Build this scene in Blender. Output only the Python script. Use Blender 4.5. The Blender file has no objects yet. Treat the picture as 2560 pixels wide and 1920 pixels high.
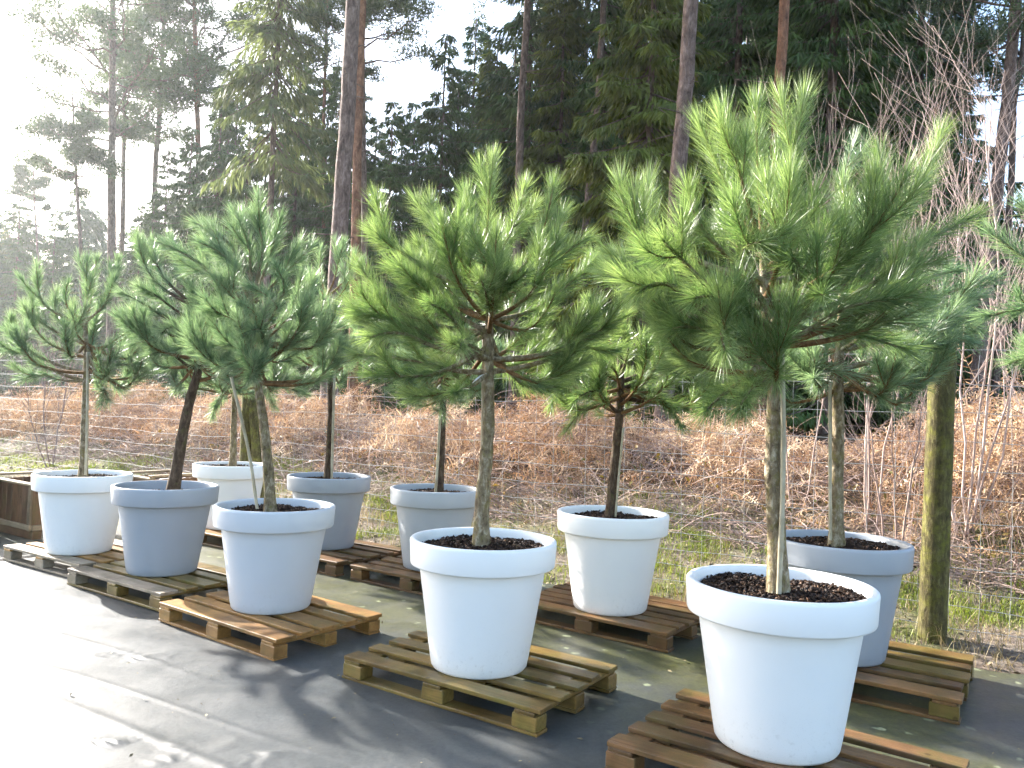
import bpy, math, random
import numpy as np
from mathutils import Vector, Matrix

# ------------------------------------------------------------------ camera, sky, sun, exposure
SC = bpy.context.scene
COL = SC.collection
F_PX, CAM_H = 1978.0, 1.49
PITCH, ROLL = math.radians(1.843), math.radians(2.129)
FWD = np.array([0, math.cos(PITCH), math.sin(PITCH)])
UP0 = np.array([0, -math.sin(PITCH), math.cos(PITCH)])
RT0 = np.array([1.0, 0, 0])
RT = RT0 * math.cos(ROLL) + UP0 * math.sin(ROLL)
UPV = UP0 * math.cos(ROLL) - RT0 * math.sin(ROLL)
cd = bpy.data.cameras.new('camera')
cam = bpy.data.objects.new('camera', cd)
COL.objects.link(cam)
m = Matrix.Identity(4)
for i in range(3):
    m[i][0], m[i][1], m[i][2] = RT[i], UPV[i], -FWD[i]
m[2][3] = CAM_H
cam.matrix_world = m
cd.sensor_width = 36
cd.lens = F_PX / 2560 * 36
cd.clip_start, cd.clip_end = 0.05, 3000
SC.camera = cam

SUN_AZ, SUN_EL = math.radians(-49), math.radians(24)     # azimuth from +Y, negative to the left
SUNV = Vector((math.sin(SUN_AZ) * math.cos(SUN_EL), math.cos(SUN_AZ) * math.cos(SUN_EL), math.sin(SUN_EL)))
W = bpy.data.worlds.new('World')
SC.world = W
W.use_nodes = True
nt = W.node_tree
sky = nt.nodes.new('ShaderNodeTexSky')
sky.sky_type = 'NISHITA'
sky.sun_disc = False
sky.sun_elevation = SUN_EL
sky.sun_rotation = SUN_AZ
sky.air_density, sky.dust_density, sky.ozone_density = 1.0, 2.0, 1.0
bg = nt.nodes['Background']
bg.inputs['Strength'].default_value = 0.15
nt.links.new(sky.outputs[0], bg.inputs[0])
sl = bpy.data.lights.new('sun', 'SUN')
sl.energy, sl.angle, sl.color = 5.0, math.radians(0.53), (1.0, 0.955, 0.89)
sun = bpy.data.objects.new('sun', sl)
COL.objects.link(sun)
sun.rotation_euler = SUNV.to_track_quat('Z', 'Y').to_euler()
SC.view_settings.view_transform = 'Standard'
SC.view_settings.look = 'None'
SC.view_settings.exposure = 2.15
SC.view_settings.gamma = 1
SC.cycles.use_denoising = True
SC.cycles.max_bounces = 4
SC.cycles.diffuse_bounces = 3
SC.cycles.glossy_bounces = 2
SC.cycles.volume_bounces = 0
SC.cycles.caustics_reflective = False
SC.cycles.caustics_refractive = False
SC.cycles.adaptive_threshold = 0.03
SC.cycles.adaptive_min_samples = 16
SC.cycles.transparent_max_bounces = 8

# ------------------------------------------------------------------ helpers
D2 = np.array([0.826, -0.563])          # along the rows of pots and the fence
N2 = np.array([0.563, 0.826])           # away from the camera, towards the wood
D_ANG = math.atan2(D2[1], D2[0])
PT = 0.134                               # deck height of the pallets


def at(px, py, Y):
    """world point on the plane y = Y that the photograph shows at (px, py) of 2560 x 1920"""
    d = FWD + RT * (px - 1280) / F_PX + UPV * (960 - py) / F_PX
    return np.array([0, 0, CAM_H]) + d * (Y / d[1])


def hgt(x, y):
    """terrain height: flat yard, then a verge and a bank rising to the wood"""
    s = x * N2[0] + y * N2[1]
    z = np.interp(s, [5.7, 6.1, 7.0, 8.0, 9.0, 10.5, 13, 20, 60], [-0.03, 0.03, 0.12, 0.30, 0.60, 0.90, 1.0, 1.0, 1.0])
    b = np.clip((s - 5.9) / 1.5, 0, 1)
    return z + b * (0.05 * np.sin(x * 1.7 + 0.6 * y) + 0.04 * np.sin(y * 2.3 - x * 0.9 + 1) + 0.02 * np.sin(5 * x + 3.1 * y))


def norm(v):
    return v / np.maximum(np.linalg.norm(v, axis=-1, keepdims=True), 1e-9)


def mesh_np(name, verts, quads=None, tris=None, mats=(), smooth=False, tone=None, qmat=None, tmat=None):
    me = bpy.data.meshes.new(name)
    verts = np.asarray(verts, dtype=np.float32).reshape(-1, 3)
    quads = np.zeros((0, 4), np.int32) if quads is None else np.asarray(quads, np.int32).reshape(-1, 4)
    tris = np.zeros((0, 3), np.int32) if tris is None else np.asarray(tris, np.int32).reshape(-1, 3)
    nq, ntr = len(quads), len(tris)
    me.vertices.add(len(verts))
    me.vertices.foreach_set('co', verts.ravel())
    me.loops.add(nq * 4 + ntr * 3)
    me.loops.foreach_set('vertex_index', np.concatenate([quads.ravel(), tris.ravel()]))
    me.polygons.add(nq + ntr)
    me.polygons.foreach_set('loop_start', np.concatenate([np.arange(nq) * 4, nq * 4 + np.arange(ntr) * 3]).astype(np.int32))
    if smooth:
        me.polygons.foreach_set('use_smooth', np.ones(nq + ntr, bool))
    if qmat is not None or tmat is not None:
        mi = np.concatenate([np.zeros(nq, np.int32) if qmat is None else qmat, np.zeros(ntr, np.int32) if tmat is None else tmat])
        me.polygons.foreach_set('material_index', mi.astype(np.int32))
    for mt in mats:
        me.materials.append(mt)
    if tone is not None:
        a = me.attributes.new('tone', 'FLOAT', 'POINT')
        a.data.foreach_set('value', np.asarray(tone, np.float32))
    me.update(calc_edges=True)
    return me


def link(name, me, parent=None, loc=None, rotz=None):
    o = bpy.data.objects.new(name, me)
    COL.objects.link(o)
    if parent is not None:
        o.parent = parent
    if loc is not None:
        o.location = loc
    if rotz is not None:
        o.rotation_euler = (0, 0, rotz)
    return o


def tag(o, label=None, cat=None, group=None, kind=None):
    for k, v in (('label', label), ('category', cat), ('group', group), ('kind', kind)):
        if v:
            o[k] = v
    return o


def empty(name, loc=(0, 0, 0), rotz=0):
    o = bpy.data.objects.new(name, None)
    COL.objects.link(o)
    o.location = loc
    o.rotation_euler = (0, 0, rotz)
    o.empty_display_size = 0.1
    return o


class Geo:
    """collects vertices, quads, tris and a tone per vertex"""
    def __init__(self):
        self.v, self.q, self.t, self.tone, self.qm, self.tm, self.n = [], [], [], [], [], [], 0

    def add(self, v, q=None, t=None, tone=0.5, mat=0):
        v = np.asarray(v, float).reshape(-1, 3)
        self.v.append(v)
        self.tone.append(np.broadcast_to(np.asarray(tone, float), (len(v),)))
        if q is not None and len(q):
            self.q.append(np.asarray(q) + self.n)
            self.qm.append(np.full(len(q), mat))
        if t is not None and len(t):
            self.t.append(np.asarray(t) + self.n)
            self.tm.append(np.full(len(t), mat))
        self.n += len(v)

    def mesh(self, name, mats, smooth=False, origin=(0, 0, 0)):
        v = np.concatenate(self.v) - np.asarray(origin)
        q = np.concatenate(self.q) if self.q else None
        t = np.concatenate(self.t) if self.t else None
        return mesh_np(name, v, q, t, mats, smooth, np.concatenate(self.tone),
                       np.concatenate(self.qm) if self.qm else None, np.concatenate(self.tm) if self.tm else None)


def tubes(P, R, n=6, cap=True):
    """P (m,k,3) polylines, R (m,k) radii -> verts, quads, tris (vectorised)"""
    P, R = np.asarray(P, float), np.asarray(R, float)
    m, k, _ = P.shape
    T = norm(np.gradient(P, axis=1))
    ref = np.where(np.abs(T[:, :1, 2:3]) > 0.8, np.array([1.0, 0.13, 0.05]), np.array([0.03, 0.02, 1.0]))
    U = norm(np.cross(T, np.broadcast_to(ref, T.shape)))
    V = np.cross(T, U)
    a = np.arange(n) / n * 2 * math.pi
    ring = U[:, :, None] * np.cos(a)[:, None] + V[:, :, None] * np.sin(a)[:, None]
    v = P[:, :, None] + ring * R[:, :, None, None]
    idx = np.arange(m * k * n).reshape(m, k, n)
    a0, a1 = idx[:, :-1], idx[:, 1:]
    q = np.stack([a0, np.roll(a0, -1, 2), np.roll(a1, -1, 2), a1], -1).reshape(-1, 4)
    t = None
    if cap:
        e = idx[:, -1]
        t = np.stack([np.repeat(e[:, :1], n - 2, 1), e[:, 1:-1], e[:, 2:]], -1).reshape(-1, 3)
    return v.reshape(-1, 3), q, t


def bez(p0, p1, p2, t):
    t = np.asarray(t)[..., None]
    return (1 - t) ** 2 * p0 + 2 * t * (1 - t) * p1 + t * t * p2


def dbez(p0, p1, p2, t):
    t = np.asarray(t)[..., None]
    return norm(2 * (1 - t) * (p1 - p0) + 2 * t * (p2 - p1))


def smooth_path(pts, k):
    """Catmull-Rom through the points, k samples"""
    p = np.asarray(pts, float)
    p = np.vstack([2 * p[0] - p[1], p, 2 * p[-1] - p[-2]])
    n = len(p) - 3
    out = []
    for u in np.linspace(0, n - 1e-6, k):
        i = int(u)
        t = u - i
        a, b, c, d = p[i:i + 4]
        out.append(0.5 * (2 * b + (c - a) * t + (2 * a - 5 * b + 4 * c - d) * t * t + (3 * b - a - 3 * c + d) * t ** 3))
    return np.array(out)


def box_mesh(name, l, w, h, mat, bev=0.004, wob=0.0, seed=0):
    """a sawn piece: chamfered box, slightly uneven"""
    rng = np.random.default_rng(seed)
    b = bev
    x, y, z = l / 2, w / 2, h / 2
    v, f = [], []
    nseg = 5 if l > 0.5 else 2
    xs = [-x, -x + b] + list(np.linspace(-x + b, x - b, nseg)[1:-1]) + [x - b, x]
    for i, xx in enumerate(xs):
        e = b if i in (0, len(xs) - 1) else 0
        dy, dz = rng.normal(0, wob, 2)
        for (yy, zz) in ((-y + b, -z), (y - b, -z), (y, -z + b), (y, z - b), (y - b, z), (-y + b, z), (-y, z - b), (-y, -z + b)):
            v.append((xx, yy * (1 - e / y) + dy, zz * (1 - e / z) + dz * 0.5))
    k = len(xs)
    for i in range(k - 1):
        for j in range(8):
            f.append((i * 8 + j, i * 8 + (j + 1) % 8, (i + 1) * 8 + (j + 1) % 8, (i + 1) * 8 + j))
    f.append(tuple(range(7, -1, -1)))
    f.append(tuple((k - 1) * 8 + j for j in range(8)))
    me = bpy.data.meshes.new(name)
    me.from_pydata(v, [], f)
    me.materials.append(mat)
    return me


def lathe(profile, n=72):
    p = np.asarray(profile, float)
    a = np.arange(n) / n * 2 * math.pi
    v = np.stack([p[:, :1] * np.cos(a), p[:, :1] * np.sin(a), np.repeat(p[:, 1:], n, 1)], -1)
    idx = np.arange(len(p) * n).reshape(len(p), n)
    a0, a1 = idx[:-1], idx[1:]
    q = np.stack([a0, np.roll(a0, -1, 1), np.roll(a1, -1, 1), a1], -1).reshape(-1, 4)
    return v.reshape(-1, 3), q


# ------------------------------------------------------------------ materials
class Mat:
    def __init__(self, name, rough=0.7, spec=0.3):
        self.m = bpy.data.materials.new(name)
        self.m.use_nodes = True
        self.nt = self.m.node_tree
        self.b = self.nt.nodes['Principled BSDF']
        self.b.inputs['Roughness'].default_value = rough
        self.b.inputs['Specular IOR Level'].default_value = spec
        self.co = None

    def node(self, t, **kw):
        n = self.nt.nodes.new(t)
        for k, v in kw.items():
            setattr(n, k, v)
        return n

    def L(self, a, b):
        self.nt.links.new(a, b)

    def coords(self, scale=(1, 1, 1), kind='Object', rand=False):
        tc = self.node('ShaderNodeTexCoord')
        mp = self.node('ShaderNodeMapping')
        mp.inputs['Scale'].default_value = scale
        self.L(tc.outputs[kind], mp.inputs['Vector'])
        if rand:
            oi = self.node('ShaderNodeObjectInfo')
            ml = self.node('ShaderNodeVectorMath', operation='SCALE')
            cb = self.node('ShaderNodeCombineXYZ')
            for k in range(3):
                self.L(oi.outputs['Random'], cb.inputs[k])
            ml.inputs['Scale'].default_value = 37.0
            self.L(cb.outputs[0], ml.inputs[0])
            self.L(ml.outputs[0], mp.inputs['Location'])
        return mp.outputs[0]

    def noise(self, co, scale, detail=4, rough=0.55, dist=0.0):
        n = self.node('ShaderNodeTexNoise')
        n.inputs['Scale'].default_value = scale
        n.inputs['Detail'].default_value = detail
        n.inputs['Roughness'].default_value = rough
        n.inputs['Distortion'].default_value = dist
        self.L(co, n.inputs['Vector'])
        return n.outputs['Fac']

    def ramp(self, fac, stops):
        r = self.node('ShaderNodeValToRGB')
        e = r.color_ramp.elements
        while len(e) > len(stops):
            e.remove(e[-1])
        while len(e) < len(stops):
            e.new(1.0)
        for el, (p, c) in zip(e, stops):
            el.position = p
            el.color = (*c, 1) if len(c) == 3 else c
        self.L(fac, r.inputs[0])
        return r.outputs[0]

    def mix(self, fac, a, b, mode='MIX'):
        n = self.node('ShaderNodeMix', data_type='RGBA', blend_type=mode)
        for s, v in ((0, fac), (6, a), (7, b)):
            if hasattr(v, 'is_linked'):
                self.L(v, n.inputs[s])
            elif s == 0:
                n.inputs[0].default_value = v
            else:
                n.inputs[s].default_value = (*v, 1)
        return n.outputs[2]

    def attr(self, name):
        n = self.node('ShaderNodeAttribute', attribute_name=name)
        return n.outputs['Fac']

    def rand(self):
        return self.node('ShaderNodeObjectInfo').outputs['Random']

    def math(self, op, a, b):
        n = self.node('ShaderNodeMath', operation=op)
        for i, v in enumerate((a, b)):
            if hasattr(v, 'is_linked'):
                self.L(v, n.inputs[i])
            else:
                n.inputs[i].default_value = v
        return n.outputs[0]

    def bump(self, fac, strength=0.3, dist=0.01):
        n = self.node('ShaderNodeBump')
        n.inputs['Strength'].default_value = strength
        n.inputs['Distance'].default_value = dist
        self.L(fac, n.inputs['Height'])
        self.L(n.outputs[0], self.b.inputs['Normal'])

    def color(self, c):
        if hasattr(c, 'is_linked'):
            self.L(c, self.b.inputs['Base Color'])
        else:
            self.b.inputs['Base Color'].default_value = (*c, 1)

    def translucent(self, col, amount):
        """leaf: mixes translucency with the reflecting surface"""
        tr = self.node('ShaderNodeBsdfTranslucent')
        mx = self.node('ShaderNodeMixShader')
        mx.inputs[0].default_value = amount
        if hasattr(col, 'is_linked'):
            self.L(col, tr.inputs[0])
        else:
            tr.inputs[0].default_value = (*col, 1)
        self.L(self.b.outputs[0], mx.inputs[1])
        self.L(tr.outputs[0], mx.inputs[2])
        self.L(mx.outputs[0], self.nt.nodes['Material Output'].inputs[0])


M = {}


def leafmat(name, dark, light, rough, spec, trans, tcol, midc=None):
    k = Mat(name, rough, spec)
    c = k.ramp(k.attr('tone'), [(0, dark), (0.5, midc), (1, light)] if midc else [(0, dark), (1, light)])
    k.color(c)
    if trans:
        k.translucent(k.mix(1.0, c, tcol, 'MULTIPLY'), trans)
    M[name] = k.m


leafmat('needles_green', (0.075, 0.15, 0.042), (0.36, 0.44, 0.19), 0.38, 1.0, 0.45, (1.25, 1.3, 0.85))  # light end of the tone carries pale sunlit highlights
leafmat('needles_blue', (0.072, 0.145, 0.075), (0.34, 0.43, 0.25), 0.38, 1.0, 0.45, (1.2, 1.25, 0.9))
leafmat('spruce_foliage', (0.032, 0.070, 0.018), (0.14, 0.22, 0.055), 0.55, 0.3, 0, None)
leafmat('spruce_foliage_sunlit', (0.055, 0.085, 0.016), (0.22, 0.25, 0.05), 0.55, 0.3, 0.25, (1.3, 1.3, 0.7))  # spruce foliage with the yellow green of sunlit boughs put into its colour
leafmat('pine_foliage', (0.05, 0.085, 0.045), (0.14, 0.18, 0.085), 0.5, 0.35, 0.25, (1.2, 1.2, 0.9))
leafmat('pale_foliage', (0.085, 0.115, 0.05), (0.23, 0.27, 0.12), 0.5, 0.3, 0.4, (1.2, 1.2, 0.85))
leafmat('dead_bracken', (0.13, 0.064, 0.036), (0.78, 0.63, 0.45), 0.7, 0.2, 0.15, (1.2, 1.0, 0.8), (0.47, 0.305, 0.18))
leafmat('grass_blades', (0.08, 0.115, 0.02), (0.29, 0.33, 0.07), 0.5, 0.3, 0.3, (1.3, 1.35, 0.5))
leafmat('straw_blades', (0.16, 0.12, 0.06), (0.42, 0.35, 0.20), 0.6, 0.3, 0.25, (1.2, 1.1, 0.8))
leafmat('dead_twigs', (0.16, 0.095, 0.07), (0.50, 0.38, 0.33), 0.65, 0.3, 0, None)
leafmat('bramble_leaves', (0.04, 0.06, 0.015), (0.22, 0.14, 0.03), 0.4, 0.4, 0.25, (1.3, 1.2, 0.6))
leafmat('bark_chips', (0.014, 0.007, 0.005), (0.24, 0.13, 0.07), 0.65, 0.25, 0, None)
leafmat('litter', (0.06, 0.045, 0.03), (0.45, 0.36, 0.20), 0.7, 0.3, 0, None)


def pot_mat(name, col, var):
    k = Mat(name, 0.42, 0.4)
    co = k.coords()
    n1 = k.noise(co, 6, 3)
    sp = k.noise(co, 260, 2, 0.6)
    c = k.ramp(n1, [(0.3, tuple(x * (1 - var) for x in col)), (0.7, col)])
    c = k.mix(k.ramp(sp, [(0.60, (0, 0, 0)), (0.72, (0.12, 0.12, 0.12))]), c, tuple(min(1, x * 1.35) for x in col))
    # splashes of mud and dust towards the foot
    sep = k.node('ShaderNodeSeparateXYZ')
    k.L(co, sep.inputs[0])
    low = k.ramp(sep.outputs[2], [(0.0, (1, 1, 1)), (0.22, (0, 0, 0))])
    spl = k.ramp(k.noise(co, 38, 5, 0.7), [(0.56, (0, 0, 0)), (0.72, (0.35, 0.35, 0.35))])
    c = k.mix(k.mix(1.0, low, spl, 'MULTIPLY'), c, (0.30, 0.27, 0.21))
    k.color(c)
    k.L(k.ramp(n1, [(0, (0.36,) * 3), (1, (0.5,) * 3)]), k.b.inputs['Roughness'])
    k.bump(k.noise(co, 420, 2), 0.12, 0.001)
    M[name] = k.m


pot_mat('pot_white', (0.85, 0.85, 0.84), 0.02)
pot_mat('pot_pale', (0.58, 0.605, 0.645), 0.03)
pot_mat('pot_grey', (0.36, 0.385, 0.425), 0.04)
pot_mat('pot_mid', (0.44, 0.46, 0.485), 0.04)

k = Mat('soil', 0.9, 0.15)
co = k.coords()
k.color(k.ramp(k.noise(co, 60, 5, 0.7), [(0.3, (0.009, 0.005, 0.004)), (0.7, (0.06, 0.031, 0.019))]))
k.bump(k.noise(co, 90, 5, 0.7), 0.8, 0.02)
M['soil'] = k.m


def wood_mat(name, a, b, moss=0.0, wet=0.6, moss_col=(0.08, 0.085, 0.02)):
    k = Mat(name, wet, 0.35)
    co = k.coords((1.3, 26, 26), rand=True)
    g = k.noise(co, 2.2, 6, 0.65, 0.6)
    c = k.ramp(g, [(0.25, a), (0.75, b)])
    c = k.mix(k.ramp(k.rand(), [(0, (0, 0, 0)), (1, (0.55,) * 3)]), c, tuple(0.55 * x + 0.02 for x in a))
    co2 = k.coords(rand=True)
    if moss:
        c = k.mix(k.ramp(k.noise(co2, 5, 5, 0.7), [(0.5 - 0.25 * moss, (0, 0, 0)), (0.75, (0.85,) * 3)]), c, moss_col)
    c = k.mix(k.ramp(k.noise(co2, 2.6, 4, 0.6), [(0.46, (0, 0, 0)), (0.66, (0.75,) * 3)]), c, tuple(0.35 * x for x in a))
    vor = k.node('ShaderNodeTexVoronoi')
    vor.inputs['Scale'].default_value = 6.5
    k.L(co2, vor.inputs['Vector'])
    c = k.mix(k.ramp(vor.outputs['Distance'], [(0.06, (0.7,) * 3), (0.10, (0, 0, 0))]), c, tuple(0.3 * x for x in a))
    k.color(c)
    k.bump(g, 0.35, 0.004)
    M[name] = k.m


wood_mat('wood_golden', (0.31, 0.135, 0.03), (0.56, 0.31, 0.09), 0.1, 0.46)
wood_mat('wood_olive', (0.15, 0.075, 0.016), (0.40, 0.25, 0.075), 0.5, 0.33, (0.12, 0.115, 0.024))
wood_mat('wood_red', (0.15, 0.066, 0.025), (0.35, 0.185, 0.072), 0.35, 0.38, (0.085, 0.075, 0.02))
wood_mat('wood_brown', (0.125, 0.058, 0.022), (0.28, 0.15, 0.06), 0.2, 0.42)
wood_mat('wood_weathered', (0.26, 0.19, 0.125), (0.46, 0.37, 0.27), 0.1, 0.55)
wood_mat('wood_crate', (0.13, 0.06, 0.026), (0.28, 0.14, 0.06), 0.05, 0.6)
wood_mat('wood_pale', (0.28, 0.19, 0.10), (0.48, 0.36, 0.22), 0.0, 0.6)

# woven ground-cover fabric, algae and lichen on it
k = Mat('fabric', 0.5, 0.75)
co = k.coords()
big = k.noise(co, 0.9, 4, 0.6)
fine = k.noise(co, 55, 4, 0.7)
c = k.ramp(fine, [(0.3, (0.026, 0.030, 0.031)), (0.72, (0.064, 0.070, 0.071))])
rot = k.node('ShaderNodeMapping')
rot.inputs['Rotation'].default_value = (0, 0, -D_ANG)
k.L(co, rot.inputs['Vector'])
sep = k.node('ShaderNodeSeparateXYZ')
k.L(rot.outputs[0], sep.inputs[0])
# algae thrives between the two rows of pallets, where nobody walks
band = k.ramp(k.math('MULTIPLY', sep.outputs[1], 0.1), [(0.325, (0, 0, 0)), (0.40, (1, 1, 1)), (0.5, (1, 1, 1)), (0.6, (0.6,) * 3)])
alg = k.ramp(k.math('ADD', k.math('MULTIPLY', big, 0.7), k.math('MULTIPLY', k.noise(co, 7, 5, 0.7), 0.3)), [(0.36, (0, 0, 0)), (0.54, (1, 1, 1))])
algf = k.mix(1.0, band, alg, 'MULTIPLY')
c = k.mix(k.mix(1.0, algf, (0.8, 0.8, 0.8), 'MULTIPLY'), c, k.ramp(fine, [(0.3, (0.030, 0.033, 0.006)), (0.7, (0.105, 0.105, 0.017))]))
# pale lichen and dried splashes
vor = k.node('ShaderNodeTexVoronoi')
vor.inputs['Scale'].default_value = 7.5
vor.inputs['Randomness'].default_value = 1.0
dist = k.node('ShaderNodeMix', data_type='VECTOR')
dist.inputs[0].default_value = 0.06
nz = k.node('ShaderNodeTexNoise')
nz.inputs['Scale'].default_value = 16
k.L(co, nz.inputs['Vector'])
k.L(co, dist.inputs[4])
k.L(nz.outputs['Color'], dist.inputs[5])
k.L(dist.outputs[1], vor.inputs['Vector'])
spot = k.ramp(vor.outputs['Distance'], [(0.12, (1, 1, 1)), (0.19, (0, 0, 0))])
spotf = k.mix(1.0, k.mix(1.0, spot, k.ramp(k.noise(co, 1.6, 3), [(0.44, (0, 0, 0)), (0.54, (0.9,) * 3)]), 'MULTIPLY'), band, 'MULTIPLY')
c = k.mix(spotf, c, (0.34, 0.37, 0.22))
dust = k.ramp(k.noise(co, 2.2, 6, 0.7), [(0.45, (0, 0, 0)), (0.75, (0.5,) * 3)])
c = k.mix(dust, c, (0.11, 0.105, 0.095))
k.color(c)
k.L(k.ramp(k.noise(co, 3.1, 5, 0.65), [(0.3, (0.38,) * 3), (0.7, (0.52,) * 3)]), k.b.inputs['Roughness'])
wv = k.node('ShaderNodeTexWave', wave_type='BANDS')
wv.inputs['Scale'].default_value = 90
wv.inputs['Distortion'].default_value = 1.0
k.L(rot.outputs[0], wv.inputs['Vector'])
hh = k.math('ADD', k.math('MULTIPLY', wv.outputs['Fac'], 0.15), k.math('ADD', fine, k.math('MULTIPLY', k.noise(co, 9, 5, 0.6), 2.0)))
k.bump(hh, 0.22, 0.004)
M['fabric'] = k.m

k = Mat('earth', 0.9, 0.15)
co = k.coords()
c = k.ramp(k.noise(co, 14, 6, 0.7), [(0.3, (0.08, 0.058, 0.044)), (0.52, (0.22, 0.175, 0.135)), (0.75, (0.42, 0.36, 0.29))])
c = k.mix(k.ramp(k.noise(co, 1.3, 5, 0.65), [(0.46, (0, 0, 0)), (0.60, (0.8,) * 3)]), c, k.ramp(k.noise(co, 25, 4), [(0.3, (0.05, 0.07, 0.014)), (0.7, (0.15, 0.17, 0.035))]))
sep = k.node('ShaderNodeSeparateXYZ')
k.L(co, sep.inputs[0])
c = k.mix(k.ramp(sep.outputs[2], [(0.42, (0, 0, 0)), (0.7, (1, 1, 1))]), c, k.ramp(k.noise(co, 9, 5), [(0.3, (0.045, 0.026, 0.016)), (0.7, (0.14, 0.085, 0.05))]))
k.color(c)
k.bump(k.noise(co, 30, 6, 0.7), 0.9, 0.03)
M['earth'] = k.m


def bark_mat(name, a, b, c3, scale, moss=0.0, mcol=(0.10, 0.11, 0.02), stretch=6, bumpd=0.03):
    k = Mat(name, 0.85, 0.2)
    co = k.coords((stretch, stretch, 1), rand=True)
    g = k.noise(co, scale, 5, 0.7, 0.4)
    c = k.ramp(g, [(0.30, a), (0.52, b), (0.74, c3)])
    co2 = k.coords(rand=True)
    if moss:
        c = k.mix(k.ramp(k.noise(co2, scale * 1.2, 4, 0.7), [(0.62 - moss * 0.25, (0, 0, 0)), (0.72, (0.9,) * 3)]), c, mcol)
    k.color(c)
    k.bump(g, 0.9, bumpd)
    M[name] = k.m
    return k


bark_mat('young_bark', (0.07, 0.045, 0.026), (0.25, 0.195, 0.12), (0.55, 0.49, 0.38), 20, 0.5, (0.19, 0.165, 0.04), 1.8, 0.02)
bark_mat('young_bark_dark', (0.035, 0.022, 0.014), (0.085, 0.055, 0.035), (0.19, 0.14, 0.095), 18, 0.25, (0.10, 0.095, 0.03), 2.2, 0.012)
bark_mat('twig_bark', (0.09, 0.045, 0.02), (0.19, 0.105, 0.045), (0.30, 0.20, 0.10), 30, 0.0, (0, 0, 0), 1, 0.004)
bark_mat('pine_bark', (0.05, 0.032, 0.026), (0.17, 0.12, 0.10), (0.36, 0.27, 0.24), 3.2, 0.0, (0, 0, 0), 2.6, 0.12)
bark_mat('pine_bark_red', (0.075, 0.035, 0.022), (0.22, 0.11, 0.066), (0.42, 0.23, 0.14), 3.2, 0.0, (0, 0, 0), 2.4, 0.10)
bark_mat('post_wood', (0.035, 0.028, 0.013), (0.09, 0.076, 0.032), (0.22, 0.20, 0.085), 11, 0.65, (0.15, 0.15, 0.025), 3, 0.014)

k = Mat('cane', 0.5, 0.4)
co = k.coords((1, 1, 1), rand=True)
k.color(k.ramp(k.noise(co, 9, 4), [(0.3, (0.28, 0.23, 0.14)), (0.7, (0.52, 0.46, 0.34))]))
M['cane'] = k.m
k = Mat('wire', 0.35, 0.5)
k.b.inputs['Metallic'].default_value = 0.35
k.b.inputs['Roughness'].default_value = 0.7
k.color((0.34, 0.35, 0.35))
M['wire'] = k.m
k = Mat('label_white', 0.4, 0.4)
k.color((0.75, 0.75, 0.73))
M['label_white'] = k.m
k = Mat('liner', 0.6, 0.3)
co = k.coords()
k.color(k.ramp(k.noise(co, 20, 4), [(0.3, (0.25, 0.25, 0.25)), (0.7, (0.45, 0.45, 0.45))]))
M['liner'] = k.m

# ------------------------------------------------------------------ ground, fabric sheet
def axis(lims, steps):
    out = [lims[0]]
    for (b, s) in steps:
        n = max(1, int(round((b - out[-1]) / s)))
        out += list(np.linspace(out[-1], b, n + 1)[1:])
    return np.array(out)


def sheet(name, us, vs, fn, mat):
    U, V = np.meshgrid(us, vs, indexing='ij')
    P = fn(U, V)
    idx = np.arange(U.size).reshape(U.shape)
    q = np.stack([idx[:-1, :-1], idx[1:, :-1], idx[1:, 1:], idx[:-1, 1:]], -1).reshape(-1, 4)
    return link(name, mesh_np(name, P.reshape(-1, 3), q, None, [mat], True))


def terrain(U, V):     # U along the rows, V away from the camera
    x, y = U * D2[0] + V * N2[0], U * D2[1] + V * N2[1]
    return np.stack([x, y, hgt(x, y)], -1)


us = axis((-1200, 0), [(-300, 60), (-60, 12), (-22, 2), (-14, 0.3), (8, 0.09), (14, 0.5), (60, 4), (300, 24), (1200, 90)])
vs = axis((-200, 0), [(-30, 20), (0, 3), (5.4, 0.6), (12, 0.08), (16, 0.4), (40, 3), (100, 6), (400, 50), (1500, 150)])
g = sheet('ground', us, vs, terrain, M['earth'])
tag(g, 'bare earth verge and mossy bank rising to the wood', 'ground', kind='structure')

WR = [((-2.12, 4.54), 0.42, 0.13, 0.35, 0.030, 8), ((-1.67, 3.43), 0.22, 0.13, 0.5, 0.024, 13), ((-1.50, 3.43), 0.26, 0.12, 0.3, 0.034, 7),
      ((-1.28, 3.25), 0.34, 0.14, 0.2, 0.034, 6), ((-3.29, 5.61), 0.24, 0.09, 0.3, 0.018, 10), ((-1.05, 3.38), 0.40, 0.22, 0.6, 0.016, 6), ((-2.0, 3.35), 0.5, 0.2, 0.5, 0.012, 9)]


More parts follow.
